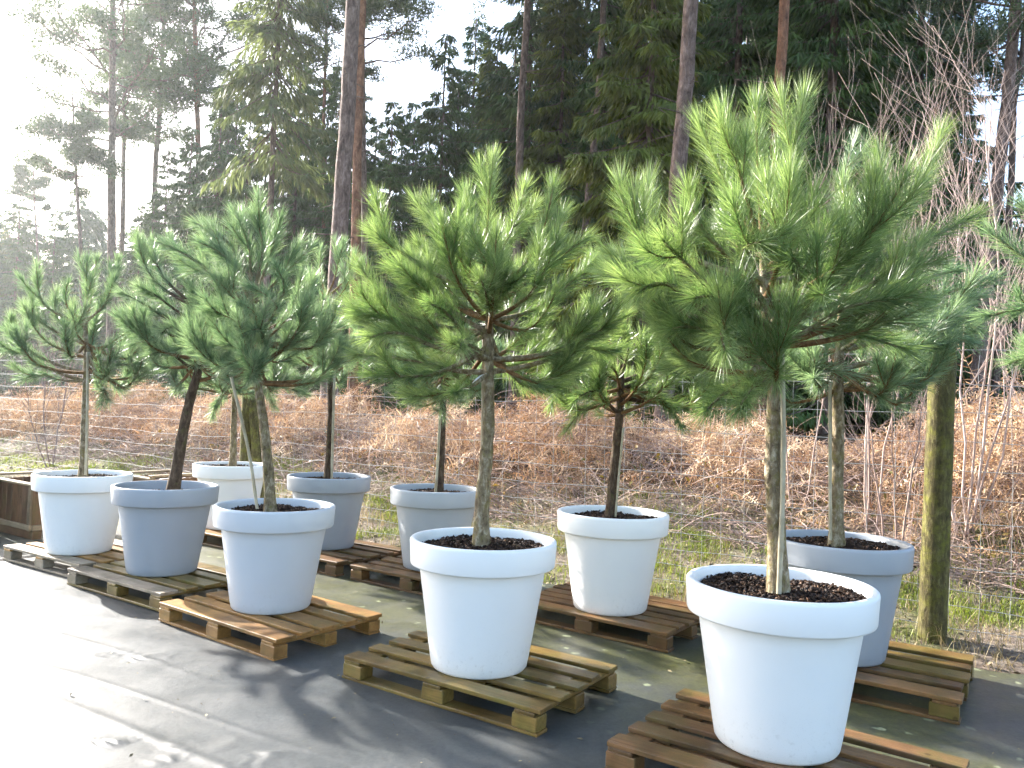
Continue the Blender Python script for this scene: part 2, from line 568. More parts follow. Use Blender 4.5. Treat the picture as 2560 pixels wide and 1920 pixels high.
def fabric(U, V):
    x, y = U * D2[0] + V * N2[0], U * D2[1] + V * N2[1]
    z = 0.004 + 0.004 * (np.sin(1.9 * x + 0.7 * y) + np.sin(2.7 * y - 1.1 * x)) * np.clip((5.2 - V) / 2, 0, 1) + 0.004
    for (cx, cy), lx, ly, ang, amp, fr in WR:
        a = ang - 0.35
        u = (x - cx) * math.cos(a) + (y - cy) * math.sin(a)
        v = -(x - cx) * math.sin(a) + (y - cy) * math.cos(a)
        e = np.exp(-(u / (lx * 0.42)) ** 2 - (v / (ly * 0.55)) ** 2)
        msk = np.clip(np.sin(7.3 * x + 2.1) * np.sin(6.1 * y + 1.0) + 0.7 * np.sin(13.7 * x - 9.1 * y) + 0.45, 0, 1)
        z = z + 0.95 * amp * e * msk * (0.35 + 0.65 * np.abs(np.sin(fr * math.pi * (u + 0.5 * v + 0.04 * np.sin(31 * v + fr) + 0.03 * np.sin(23 * u)) / lx * 0.55)) ** 2.5) * (0.6 + 0.4 * np.sin(19 * u + 13 * v + fr) * np.sin(8 * u - 27 * v))
    for (k0, sl_, a_, w_) in ((2.05, 0.10, 0.005, 0.03), (1.55, 0.16, 0.006, 0.04), (2.62, 0.05, 0.004, 0.025), (1.0, 0.2, 0.007, 0.05), (2.35, 0.13, 0.003, 0.02)):
        z = z + a_ * np.exp(-((V - k0 - sl_ * (U + 3) - 0.04 * np.sin(1.7 * U + k0)) / w_) ** 2) * np.clip(0.5 + 0.7 * np.sin(0.9 * U + 5 * k0), 0, 1) * (U < 0)
    edge = np.clip((V - 5.55) / 0.2, 0, 1)
    V2 = V + edge * 0.06 * np.sin(U * 2.1) + edge * 0.03 * np.sin(U * 7.3)
    x, y = U * D2[0] + V2 * N2[0], U * D2[1] + V2 * N2[1]
    return np.stack([x, y, z + edge * 0.02 * (1 + np.sin(U * 5))], -1)


us = axis((-30, 0), [(-16, 1), (-6.3, 0.3), (-2.3, 0.010), (8, 0.10), (20, 1)])
vs = axis((-8, 0), [(0, 0.5), (1.4, 0.05), (3.05, 0.010), (5.76, 0.06)])
f = sheet('ground_sheet', us, vs, fabric, M['fabric'])
tag(f, 'black woven ground cover sheet with ripples and green algae', 'ground sheet', kind='structure')

# ------------------------------------------------------------------ pallets
PL, PW = 1.24, 0.82
DECK = {5: 'wnwnw', 6: 'wnnnnw', 0: 'mnnnm'}
BW = {'w': 0.142, 'n': 0.098, 'm': 0.112}
piece = {
    'm': box_mesh('board_middle', PL, 0.110, 0.022, M['wood_brown'], 0.003, 0.0012, 6),
    'w': box_mesh('board_wide', PL, 0.140, 0.022, M['wood_brown'], 0.003, 0.0012, 1),
    'n': box_mesh('board_narrow', PL, 0.096, 0.021, M['wood_brown'], 0.003, 0.0012, 2),
    'c': box_mesh('cross_board', PW, 0.11, 0.018, M['wood_brown'], 0.003, 0.001, 3),
    'b': box_mesh('block', 0.135, 0.095, 0.068, M['wood_brown'], 0.004, 0.001, 4),
    's': box_mesh('bottom_board', PL, 0.095, 0.018, M['wood_brown'], 0.003, 0.001, 5),
}


def pallet(fl, ang, label, wood, seed, wood2=None, width=PW, nboards=5):
    rng = random.Random(seed)
    root = empty('wooden_pallet', (fl[0], fl[1], 0.008), ang)
    tag(root, label, 'pallet', 'wooden pallets under the pots')
    sy = width / PW

    def put(name, me, x, y, z, rz=0.0, mat=None):
        o = link(name, me, root, (x, y, z), rz)
        o.material_slots[0].link = 'OBJECT'
        o.material_slots[0].material = M[mat or (wood2 if wood2 and rng.random() < 0.35 else wood)]
        return o

    y3 = (0.0475, width / 2, width - 0.0475)
    x3 = (0.07, PL / 2, PL - 0.07)
    for yy in y3:
        put('bottom_board', piece['s'], PL / 2, yy, 0.009, rng.uniform(-.004, .004))
        for xx in x3:
            put('block', piece['b'], xx + rng.uniform(-.006, .006), yy + rng.uniform(-.003, .003), 0.018 + 0.034, rng.uniform(-.03, .03))
    for xx in x3:
        o = put('cross_board', piece['c'], xx, width / 2, 0.086 + 0.009, math.pi / 2 + rng.uniform(-.005, .005))
        o.scale.x = sy
    row = DECK[nboards]
    gap = (width - sum(BW[c] for c in row)) / (len(row) - 1)
    y = 0
    for kd in row:
        w = BW[kd]
        o = put('deck_board', piece[kd], PL / 2 + rng.uniform(-.012, .012), y + w / 2 + rng.uniform(-.006, .006), 0.104 + 0.011 + rng.uniform(-.001, .001), rng.uniform(-.008, .008))
        y += w + gap
    return root


d = D2
A34 = D_ANG
pallet((0.44, 3.33), math.radians(-35.5), 'reddish brown pallet under the nearest white pot', 'wood_red', 1, 'wood_brown', nboards=0)
pallet((-0.86, 4.32), math.radians(-33.8), 'wet mossy olive brown pallet under the white pot in the middle', 'wood_olive', 2, nboards=0)
pallet((-2.28, 5.28), math.radians(-37.0), 'golden yellow pallet under the pale grey pot', 'wood_golden', 3)
pallet((-3.39, 6.18), math.radians(-33.8), 'weathered grey pallet under the grey pot with the tilted trunk', 'wood_weathered', 4, 'wood_olive')
pallet((-4.41, 6.99), math.radians(-33.0), 'sun bleached pallet under the white pot beside the crates', 'wood_weathered', 5, 'wood_golden')
pallet((-3.68, 8.46), A34, 'pallet under the farthest white pot, mostly hidden', 'wood_brown', 6, 'wood_golden')
pallet((-2.46, 7.49), A34, 'dark brown pallet under the grey pot behind the pale grey one', 'wood_brown', 7, 'wood_red', 0.93)
pallet((-1.30, 6.71), math.radians(-35), 'brown pallet with bright front board behind the middle white pot', 'wood_brown', 8, 'wood_red', 0.86)
pallet((0.03, 5.71), math.radians(-36), 'brown pallet under the white pot in the back row', 'wood_red', 9, 'wood_brown', 0.86, 6)
pallet((1.25, 4.66), math.radians(-34), 'orange brown pallet under the grey pot beside the round fence post', 'wood_red', 10, 'wood_olive', 0.93)

# ------------------------------------------------------------------ pots
body_prof = [(0.0, 0.006), (0.225, 0.006), (0.236, 0.0), (0.246, 0.003), (0.2536, 0.014), (0.262, 0.06), (0.275, 0.14), (0.292, 0.25), (0.309, 0.36), (0.325, 0.46), (0.336, 0.534)]
rim_prof = [(0.330, 0.534), (0.374, 0.531), (0.3805, 0.534), (0.3835, 0.541), (0.3865, 0.60), (0.390, 0.650), (0.3885, 0.660), (0.384, 0.6655), (0.377, 0.667), (0.366, 0.667), (0.359, 0.664), (0.3545, 0.656), (0.352, 0.64), (0.345, 0.58), (0.328, 0.48), (0.31, 0.40)]
bv, bq = lathe(body_prof, 88)
rv, rq = lathe(rim_prof, 88)


def soil_mesh(seed, z0):
    rng = np.random.default_rng(seed)
    nr, na = 14, 60
    r = np.linspace(0, 0.352, nr)[:, None]
    a = (np.arange(na) / na * 2 * math.pi)[None]
    x, y = r * np.cos(a), r * np.sin(a)
    z = z0 + 0.012 * np.sin(9 * x + seed) * np.cos(8 * y) + rng.normal(0, 0.004, x.shape) + 0.02 * np.exp(-(r / 0.08) ** 2)
    z[0] = z[0, 0]
    idx = np.arange(nr * na).reshape(nr, na)
    q = np.stack([idx[:-1], np.roll(idx[:-1], -1, 1), np.roll(idx[1:], -1, 1), idx[1:]], -1).reshape(-1, 4)
    return mesh_np('soil', np.stack([x, y, z], -1).reshape(-1, 3), q, None, [M['soil']])


def chips_mesh(seed, z0, n):
    rng = np.random.default_rng(seed + 99)
    r = 0.345 * np.sqrt(rng.random(n))
    a = rng.random(n) * 2 * math.pi
    c = np.stack([r * np.cos(a), r * np.sin(a), z0 + 0.012 * np.sin(9 * r * np.cos(a) + seed) * np.cos(8 * r * np.sin(a)) + rng.uniform(0.002, 0.016, n)], -1)
    ax = norm(rng.normal(size=(n, 3)) * [1, 1, 0.35])
    bx = norm(np.cross(ax, rng.normal(size=(n, 3)) * [0.5, 0.5, 1]))
    cx = np.cross(ax, bx)
    l, w, h = rng.uniform(0.004, 0.014, n), rng.uniform(0.003, 0.007, n), rng.uniform(0.0015, 0.004, n)
    v = []
    for sx, sy, sz in ((-1, -1, -1), (1, -1, -1), (1, 1, -1), (-1, 1, -1), (-.8, -.7, 1), (.8, -.8, 1), (.7, .8, 1), (-.8, .8, 1)):
        v.append(c + ax * (l * sx)[:, None] + bx * (w * sy)[:, None] + cx * (h * sz)[:, None])
    v = np.stack(v, 1)
    base = (np.arange(n) * 8)[:, None, None]
    q = base + np.array([[4, 5, 6, 7], [0, 1, 5, 4], [1, 2, 6, 5], [2, 3, 7, 6], [3, 0, 4, 7]])[None]
    tone = np.repeat(np.clip(rng.beta(0.9, 4.5, n), 0, 1), 8)
    return mesh_np('bark_chips', v.reshape(-1, 3), q.reshape(-1, 4), None, [M['bark_chips']], tone=tone)


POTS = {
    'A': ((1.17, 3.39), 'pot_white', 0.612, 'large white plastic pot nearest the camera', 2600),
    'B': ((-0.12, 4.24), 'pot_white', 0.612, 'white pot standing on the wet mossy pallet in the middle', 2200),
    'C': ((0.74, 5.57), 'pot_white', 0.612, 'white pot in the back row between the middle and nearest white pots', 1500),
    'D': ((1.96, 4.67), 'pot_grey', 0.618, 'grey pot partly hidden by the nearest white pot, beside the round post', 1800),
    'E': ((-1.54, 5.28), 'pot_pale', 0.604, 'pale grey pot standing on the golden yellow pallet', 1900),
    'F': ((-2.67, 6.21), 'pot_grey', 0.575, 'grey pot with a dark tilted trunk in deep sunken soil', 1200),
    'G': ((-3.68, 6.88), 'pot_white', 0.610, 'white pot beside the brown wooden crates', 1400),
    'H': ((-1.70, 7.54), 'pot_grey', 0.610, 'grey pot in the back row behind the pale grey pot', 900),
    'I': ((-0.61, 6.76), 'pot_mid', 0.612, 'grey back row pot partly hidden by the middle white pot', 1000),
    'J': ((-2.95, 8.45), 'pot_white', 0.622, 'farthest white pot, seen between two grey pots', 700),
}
pm = {}
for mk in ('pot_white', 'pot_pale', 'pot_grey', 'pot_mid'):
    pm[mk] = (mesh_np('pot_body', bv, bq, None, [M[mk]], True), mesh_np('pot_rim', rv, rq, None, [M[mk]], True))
for i, (kx, ((x, y), mk, sz, lab, nch)) in enumerate(POTS.items()):
    root = tag(empty('plant_pot', (x, y, PT), i * 1.3), lab, 'pot', 'plastic pots set out in two rows')
    link('pot_body', pm[mk][0], root)
    link('pot_rim', pm[mk][1], root)
    s = link('soil', soil_mesh(i, sz), root)
    tag(link('bark_chips', chips_mesh(i, sz, nch), s), kind='stuff')

# ------------------------------------------------------------------ potted pines
def needle_geo(geo, p0, p1, p2, rng, per_m, length, width, simple=False, mat=0, tone_base=0.5):
    """bottle-brush needles round the curved shoots p0 p1 p2 (m,3)"""
    L = np.linalg.norm(p1 - p0, axis=1) + np.linalg.norm(p2 - p1, axis=1)
    cnt = np.maximum(6, rng.poisson(L * per_m))
    idx = np.repeat(np.arange(len(L)), cnt)
    n = len(idx)
    t = rng.random(n) ** 0.85
    t = np.where(rng.random(n) < 0.07, 1 - 0.03 * rng.random(n), t)
    a, b, c = p0[idx], p1[idx], p2[idx]
    base = bez(a, b, c, t)
    ax = dbez(a, b, c, t)
    u = norm(np.cross(ax, np.array([0.31, 0.17, 0.93]) + 0 * ax))
    v = np.cross(ax, u)
    phi = rng.random(n) * 2 * math.pi
    th = np.radians(rng.normal(37, 12, n) - 26 * np.clip((t - 0.72) / 0.28, 0, 1) * rng.random(n))
    dr = ax * np.cos(th)[:, None] + (u * np.cos(phi)[:, None] + v * np.sin(phi)[:, None]) * np.sin(th)[:, None]
    dr = norm(dr + np.array([0, 0, 0.06]))
    ln = length * rng.uniform(0.72, 1.12, n) * (1 - 0.25 * (t < 0.12))
    w = norm(np.cross(dr, rng.normal(size=(n, 3)))) * (width / 2)
    tip = base + dr * ln[:, None] + (ax * 0.10 + np.array([0, 0, -0.03])) * ln[:, None]
    # tone: each shoot has its own, needles spread wide to paint in sunlit highlights; young ends lighter
    st = rng.uniform(-0.18, 0.18, len(L))[idx]
    tone = np.clip(tone_base - 0.13 + st + rng.normal(0, 0.21, n) + 0.2 * (t - 0.5), 0, 1)
    ar = np.arange(n)
    if simple:
        vv = np.stack([base - w, base + w, tip], 1)
        geo.add(vv.reshape(-1, 3), None, ar[:, None] * 3 + np.array([0, 1, 2]), np.repeat(tone, 3), mat)
    else:
        mid = base + dr * (ln * 0.55)[:, None]
        vv = np.stack([base - w * 0.8, base + w * 0.8, mid + w, mid - w, tip], 1)
        tn = np.stack([tone * 0.8, tone * 0.8, tone, tone, np.clip(tone + 0.12, 0, 1)], 1)  # tips painted lighter, standing in for sun glints
        geo.add(vv.reshape(-1, 3), ar[:, None] * 5 + np.array([0, 1, 2, 3]), ar[:, None] * 5 + np.array([3, 2, 4]), tn.ravel(), mat)


def potted_pine(key, label, trunk_px, shoots, nfill, crown, mat, bark, trunk_r, seed, per_m, width, length=0.115, Y=None, base=None, simple=False, nside=(0, 2), fill_len=0.3, lean=(0, 0, 0)):
    """shoots: ((attach px), (tip px), depth of the tip relative to the trunk[, woody])"""
    rng = np.random.default_rng(seed)
    if key in POTS:
        (X0, Y0), _, sz = POTS[key][0], None, POTS[key][2]
        b = np.array([X0, Y0, PT + sz - 0.03])
    else:
        b = np.array(base)
        Y0 = b[1]
    tp = [at(px, py, Y0) for px, py in trunk_px]
    shift = b - tp[0]
    tp[0] = b + np.array([tp[0][0] - b[0], 0, 0]) * 0.0 + np.array([tp[0][0] - b[0], 0, 0])
    path = smooth_path(tp, 26)
    o0 = path[0].copy()
    root = tag(empty('potted_pine', o0), label, 'pine tree', 'young pines growing in pots')
    kf = np.linspace(0, 1, 26)
    rad = trunk_r * (1.12 - 0.62 * kf) * (1 + 0.05 * np.sin(kf * 55) + 0.35 * np.exp(-kf * 22))
    # swellings at the branch whorls
    for wz in (0.42, 0.55, 0.7):
        rad = rad * (1 + 0.14 * np.exp(-((kf - wz) / 0.02) ** 2))
    gt = Geo()
    gt.add(*tubes(path[None] - o0, rad[None], 10))
    link('trunk', gt.mesh('trunk', [M[bark]], True), root)
    P0, P1, P2 = [], [], []
    twigs = []

    def trunk_pt(z):
        i = np.searchsorted(path[:, 2], z)
        return path[min(max(i, 6), 25)]

    def side_shoots(a, c, b2, n, ln):
        for _ in range(n):
            t = rng.uniform(0.05, 0.62)
            p = bez(a, c, b2, np.array(t))
            ax = dbez(a, c, b2, np.array(t))
            rv_ = norm(np.cross(ax, rng.normal(size=3)))
            dr = norm(ax * 0.85 + rv_ * rng.uniform(0.45, 0.9) + np.array([0, 0, 0.25]))
            l = ln * rng.uniform(0.6, 1.05) * (1 - 0.35 * t)
            e = p + dr * l
            e[2] += 0.03
            mid = p + dr * l * 0.5 - np.array([0, 0, 0.015])
            P0.append(p), P1.append(mid), P2.append(e)
            twigs.append((p, mid, e, 0.0042))

    def limb(attach, tip, wood_part, n_side, ln):
        hd = np.linalg.norm((attach - path[-1])[:2])
        tz = attach[2] - 0.07 - 0.34 * np.linalg.norm((attach - trunk_pt(attach[2]))[:2])
        t0 = trunk_pt(max(tz, crown[2] - crown[4] * 0.95 + rng.choice([0.0, 0.03, 0.14, 0.17, 0.29])))
        d0 = attach - t0
        c = t0 + d0 * 0.55 + np.array([0, 0, -0.10 * np.linalg.norm(d0)])
        dd = norm(attach - c)
        l2 = np.linalg.norm(tip - attach)
        c2 = attach + (0.5 * dd + 0.5 * norm(tip - attach)) * l2 * 0.5
        w1 = bez(t0, c, attach, np.linspace(0, 1, 7))
        w2 = bez(attach, c2, tip, np.linspace(0, 1, 6))[1:]
        pl = np.vstack([w1, w2])
        tt = np.linspace(0, 1, len(pl))
        r0 = 0.007 + 0.012 * min(1, (np.linalg.norm(d0) + l2) / 0.9)
        rr = r0 * (1 - 0.72 * tt)
        if wood_part:
            gb = Geo()
            gb.add(*tubes(pl[None] - o0, rr[None], 7))
            link('branch', gb.mesh('branch', [M[bark if np.linalg.norm(d0) > 0.25 else 'twig_bark']], True), root)
        else:
            gw.add(*tubes(pl[None], rr[None], 5), mat=1)
        P0.append(attach), P1.append(c2), P2.append(tip)
        # last year's growth below the attachment carries needles too
        if np.linalg.norm(d0) > 0.2:
            q0 = bez(t0, c, attach, np.array(0.55))
            P0.append(q0), P1.append(bez(t0, c, attach, np.array(0.8))), P2.append(attach)
        side_shoots(attach, c2, tip, n_side, ln)

    gw = Geo()
    for s in shoots:
        (ax_, ay_), (tx, ty), dY = s[:3]
        limb(at(ax_, ay_, Y0 + dY * 0.55), at(tx, ty, Y0 + dY), True, int(rng.integers(nside[0], nside[1] + 1)), 0.25)
    cx, cy, cz, cr, ch = crown
    for i in range(nfill):
        az = i * 2.39996 + rng.uniform(-0.4, 0.4)
        e = rng.uniform(-0.6, 0.55)
        rr = cr * rng.uniform(0.72, 1.0) * math.cos(e)
        tip = np.array([cx + rr * math.cos(az), cy + rr * math.sin(az), cz + ch * math.sin(e) + 0.05]) + np.array(lean) * math.sin(e)
        t0 = trunk_pt(cz + ch * math.sin(e) - 0.45)
        dr = norm(tip - t0)
        l = min(fill_len, 0.6 * np.linalg.norm(tip - t0))
        att = tip - norm(dr + np.array([0, 0, 0.45])) * l
        limb(att, tip, False, int(rng.integers(2, 4)), 0.24)
    P0, P1, P2 = map(np.array, (P0, P1, P2))
    for (p, mid, e, r) in twigs:
        gw.add(*tubes(bez(p, mid, e, np.linspace(0, 1, 4))[None], np.array([[r, r * 0.85, r * 0.7, r * 0.5]]), 4), mat=1)
    needle_geo(gw, P0, P1, P2, rng, per_m, length, width, simple, 0)
    link('crown', gw.mesh('crown', [M[mat], M['twig_bark']], False, o0), root)
    return root


def cr(ox, oy, s):
    return lambda x, y: (ox + x / s, oy + y / s)


c1, c2, c3, c5 = cr(840, 380, 2.37), cr(1480, 220, 1.659), cr(0, 500, 2.37), cr(800, 600, 2.37)


def SH(c, rows):
    return [(c(*r[0]), c(*r[1]), r[2]) for r in rows]


# nearest pine, on the right
potted_pine('A', 'bushy green pine in the nearest white pot, tallest crown',
            [(1947, 1482), (1940, 1300), (1932, 1184), (1935, 1064), (1937, 913), (1926, 823), (1915, 750), (1911, 642), (1903, 586)],
            SH(c2, [((640, 560), (450, 165), 0.05), ((672, 560), (545, 115), -0.12), ((700, 570), (680, 85), 0.12), ((745, 560), (880, 45), -0.05),
                    ((720, 580), (770, 260), 0.25), ((460, 590), (400, 430), -0.30), ((250, 700), (115, 400), 0.05), ((300, 640), (235, 400), 0.22), ((180, 810), (60, 770), 0.1),
                    ((240, 790), (120, 700), 0.30), ((330, 820), (200, 840), -0.25), ((830, 660), (915, 450), -0.25), ((970, 810), (1015, 590), -0.35), ((1125, 720), (1195, 290), 0.10),
                    ((1140, 730), (1440, 205), 0.18), ((1170, 750), (1560, 545), 0.05), ((1180, 800), (1430, 720), -0.2), ((1010, 930), (1330, 870), -0.35), ((1000, 1010), (1290, 1080), -0.1),
                    ((600, 900), (430, 870), -0.45), ((560, 990), (550, 1090), -0.55), ((480, 1010), (330, 1000), -0.2), ((500, 1150), (330, 1160), 0.1), ((600, 1230), (480, 1330), -0.45), ((680, 1230), (610, 1335), -0.5),
                    ((620, 700), (700, 640), -0.5), ((850, 800), (830, 700), -0.55), ((560, 620), (600, 480), 0.35), ((900, 900), (960, 860), -0.6), ((420, 760), (300, 640), -0.4), ((1020, 700), (1060, 480), 0.4)]),
            13, (1.12, 3.40, 2.12, 0.66, 0.52), 'needles_green', 'young_bark', 0.036, 11, 1500, 0.0017, 0.135, nside=(0, 2))

# the middle pine
potted_pine('B', 'broad green pine in the white pot on the mossy pallet',
            [(1203, 1365), (1206, 1250), (1215, 1150), (1221, 1070), (1222, 1010), (1222, 940), (1223, 840), (1222, 740), (1217, 660)],
            SH(c1, [((890, 620), (930, 65), 0.0), ((865, 640), (765, 265), -0.12), ((640, 520), (560, 305), 0.05), ((450, 640), (220, 475), 0.05), ((960, 620), (1115, 225), 0.12), ((1090, 700), (1285, 215), 0.02),
                    ((1130, 770), (1465, 525), 0.0), ((1180, 930), (1510, 660), 0.2), ((800, 760), (690, 555), -0.30), ((620, 880), (340, 690), -0.15), ((400, 960), (150, 690), 0.0), ((740, 900), (500, 560), 0.25),
                    ((460, 1040), (150, 960), -0.2), ((420, 1080), (200, 1100), -0.3), ((680, 1160), (440, 860), 0.2), ((780, 1120), (740, 1160), -0.62), ((560, 1260), (120, 1200), 0.05), ((560, 1320), (220, 1320), -0.2),
                    ((720, 1410), (480, 1440), 0.0), ((760, 1400), (700, 1430), -0.5), ((1390, 1150), (1690, 985), 0.05), ((1400, 1170), (1640, 1180), 0.2), ((1120, 1060), (1300, 830), -0.12), ((1040, 1150), (1230, 940), 0.3),
                    ((1000, 1270), (1230, 1140), 0.35), ((1110, 1380), (1300, 1340), 0.3), ((900, 900), (860, 760), -0.55), ((960, 880), (1010, 720), -0.45), ((1000, 800), (960, 460), 0.3), ((700, 1000), (560, 900), -0.5)]),
            10, (-0.14, 4.26, 2.10, 0.60, 0.46), 'needles_green', 'young_bark', 0.037, 12, 1450, 0.0019, 0.125, nside=(0, 2))

# pale grey pot: wind-swept, bluish
potted_pine('E', 'blue green pine with an S shaped limb, in the pale grey pot',
            [(678, 1268), (672, 1195), (664, 1100), (658, 1048), (648, 985), (641, 926), (652, 880), (640, 820), (630, 760)],
            SH(c3, [((1480, 300), (1390, 85), 0.0), ((1560, 290), (1500, 100), -0.1), ((1380, 290), (1165, 140), 0.05), ((1200, 390), (985, 270), 0.0), ((1400, 400), (1190, 255), -0.2), ((1590, 350), (1640, 215), 0.1), ((1660, 450), (1730, 320), 0.0),
                    ((1640, 640), (1490, 520), -0.35), ((1680, 560), (1640, 400), -0.2), ((1400, 600), (1280, 470), -0.25), ((1520, 690), (1420, 610), -0.4), ((1400, 720), (1240, 660), -0.2), ((1560, 800), (1490, 770), -0.5), ((1680, 700), (1790, 560), 0.1),
                    ((1690, 720), (1830, 690), -0.1), ((1450, 900), (1260, 860), -0.1), ((1560, 960), (1380, 980), -0.2), ((1620, 960), (1760, 900), 0.2), ((1640, 900), (1800, 830), -0.15), ((1500, 1010), (1480, 1060), -0.45), ((1330, 480), (1120, 420), 0.25)]),
            12, (-1.60, 5.30, 2.02, 0.56, 0.47), 'needles_blue', 'young_bark', 0.033, 13, 1150, 0.0024, 0.12, lean=(-0.12, 0, 0))

# grey pot with tilted trunk
potted_pine('F', 'blue green pine with a dark tilted trunk in the grey pot',
            [(430, 1222), (452, 1110), (468, 1030), (480, 980), (493, 938), (500, 880), (505, 820), (503, 770)],
            SH(c3, [((860, 620), (720, 550), 0.0), ((910, 480), (825, 265), 0.1), ((960, 450), (900, 260), 0.2), ((900, 740), (760, 730), -0.1), ((960, 850), (800, 850), -0.1), ((1010, 900), (890, 920), -0.3), ((960, 590), (860, 530), -0.3),
                    ((1150, 560), (1060, 430), -0.1), ((1050, 760), (960, 790), -0.45), ((1180, 860), (1060, 880), -0.4), ((1180, 640), (1130, 520), -0.3), ((1090, 420), (1010, 230), 0.2), ((1200, 480), (1240, 300), 0.2), ((1250, 1050), (1340, 1010), -0.1), ((1100, 990), (1020, 1000), 0.1)]),
            12, (-2.50, 6.25, 2.0, 0.60, 0.43), 'needles_blue', 'young_bark_dark', 0.040, 14, 1050, 0.0027, 0.12, lean=(-0.1, 0, 0))

potted_pine('G', 'pale sunlit pine in the white pot beside the crates',
            [(208, 1188), (210, 1110), (212, 1040), (214, 980), (216, 900), (214, 830), (212, 780)],
            SH(c3, [((260, 620), (220, 455), 0.0), ((240, 720), (160, 625), 0.1), ((150, 880), (40, 775), 0.0), ((160, 920), (30, 890), 0.1), ((505, 640), (515, 365), 0.0), ((530, 640), (570, 360), 0.15), ((560, 680), (700, 365), 0.0),
                    ((400, 640), (400, 500), -0.1), ((620, 620), (670, 470), -0.15), ((680, 980), (860, 1000), 0.0), ((600, 1090), (640, 1180), -0.3), ((280, 1040), (130, 1060), 0.1), ((340, 700), (330, 550), 0.15), ((640, 860), (760, 780), 0.1), ((460, 800), (430, 680), -0.4)]),
            12, (-3.66, 6.90, 1.98, 0.62, 0.42), 'needles_blue', 'young_bark', 0.032, 15, 780, 0.0033, 0.115)

potted_pine('H', 'pale pine with spoke like lower branches in the back row grey pot',
            [(820, 1195), (825, 1100), (827, 1030), (825, 964), (821, 880), (820, 800), (818, 740)],
            SH(c3, [((1830, 480), (1795, 340), 0.0), ((1900, 460), (1900, 305), 0.1), ((1980, 470), (2010, 315), 0.0), ((2040, 480), (2100, 325), 0.1), ((1900, 560), (1860, 470), -0.2), ((2020, 560), (2080, 460), -0.2), ((1840, 1090), (1720, 1020), -0.2), ((2040, 960), (2120, 880), 0.1),
                    ((1850, 820), (1740, 700), 0.1), ((2030, 760), (2120, 700), 0.1), ((1880, 700), (1850, 600), -0.4)]),
            11, (-1.73, 7.56, 2.12, 0.56, 0.42), 'needles_blue', 'young_bark_dark', 0.033, 16, 620, 0.0036, 0.115)

potted_pine('I', 'pine behind the middle white pot, crown mostly hidden',
            [(1097, 1228), (1102, 1140), (1106, 1043), (1108, 960), (1106, 880)],
            SH(c1, [((560, 1330), (330, 1400), 0.0), ((620, 1440), (640, 1560), -0.2), ((500, 1230), (200, 1250), 0.1), ((760, 1330), (860, 1390), 0.1), ((430, 1180), (260, 1060), 0.1)]),
            16, (-0.60, 6.80, 1.90, 0.58, 0.36), 'needles_blue', 'young_bark_dark', 0.036, 17, 650, 0.0034, 0.115)

potted_pine('C', 'low bright green pine in the back row white pot',
            [(1526, 1298), (1533, 1200), (1542, 1110), (1548, 1043), (1552, 960), (1550, 900), (1548, 850)],
            [((1560, 760), (1480, 640), 0.1), ((1590, 740), (1530, 640), -0.1), ((1470, 900), (1380, 1010), -0.2), ((1540, 930), (1450, 880), -0.3), ((1500, 980), (1440, 1000), -0.4), ((1640, 930), (1790, 960), 0.0), ((1660, 900), (1800, 830), 0.2),
             ((1620, 980), (1700, 1060), -0.2), ((1530, 860), (1470, 760), 0.1), ((1640, 820), (1690, 700), 0.1), ((1570, 880), (1560, 820), -0.5), ((1680, 1000), (1860, 930), 0.1), ((1500, 1010), (1420, 1070), 0.1)],
            13, (0.82, 5.62, 1.78, 0.60, 0.34), 'needles_green', 'young_bark_dark', 0.034, 18, 850, 0.0030, 0.115)

potted_pine('D', 'dull green pine in the grey pot beside the round post',
            [(2092, 1352), (2092, 1220), (2096, 1080), (2095, 960), (2100, 860), (2105, 760), (2110, 660)],
            SH(c2, [((1030, 480), (1085, 225), 0.2), ((1060, 560), (1190, 420), 0.2), ((1350, 950), (1620, 860), 0.0), ((1380, 900), (1640, 790), 0.15), ((1250, 1100), (1440, 1060), -0.2), ((1180, 1150), (1380, 1190), 0.1), ((880, 1080), (700, 1180), 0.1), ((1150, 1000), (1350, 980), -0.4),
                    ((1200, 860), (1500, 760), 0.1), ((1400, 960), (1590, 950), -0.15), ((1360, 1040), (1560, 1050), -0.2), ((1390, 930), (1600, 1000), 0.1), ((900, 1160), (1080, 1190), -0.4), ((930, 960), (800, 900), 0.2)]),
            15, (2.02, 4.72, 2.02, 0.66, 0.42), 'needles_blue', 'young_bark', 0.037, 19, 760, 0.0028, 0.12)

potted_pine('J', 'farthest potted pine with low hanging branches, behind the pale grey pot',
            [(582, 1163), (584, 1080), (586, 1000), (588, 920), (590, 850)],
            SH(c3, [((1200, 1080), (1050, 1120), 0.0), ((1330, 1150), (1260, 1270), -0.2), ((1550, 1130), (1620, 1220), -0.1), ((1640, 1100), (1800, 1150), 0.0), ((1240, 1040), (1120, 1010), 0.1)]),
            16, (-2.93, 8.47, 1.92, 0.78, 0.42), 'needles_blue', 'young_bark', 0.034, 20, 800, 0.0036, 0.12)

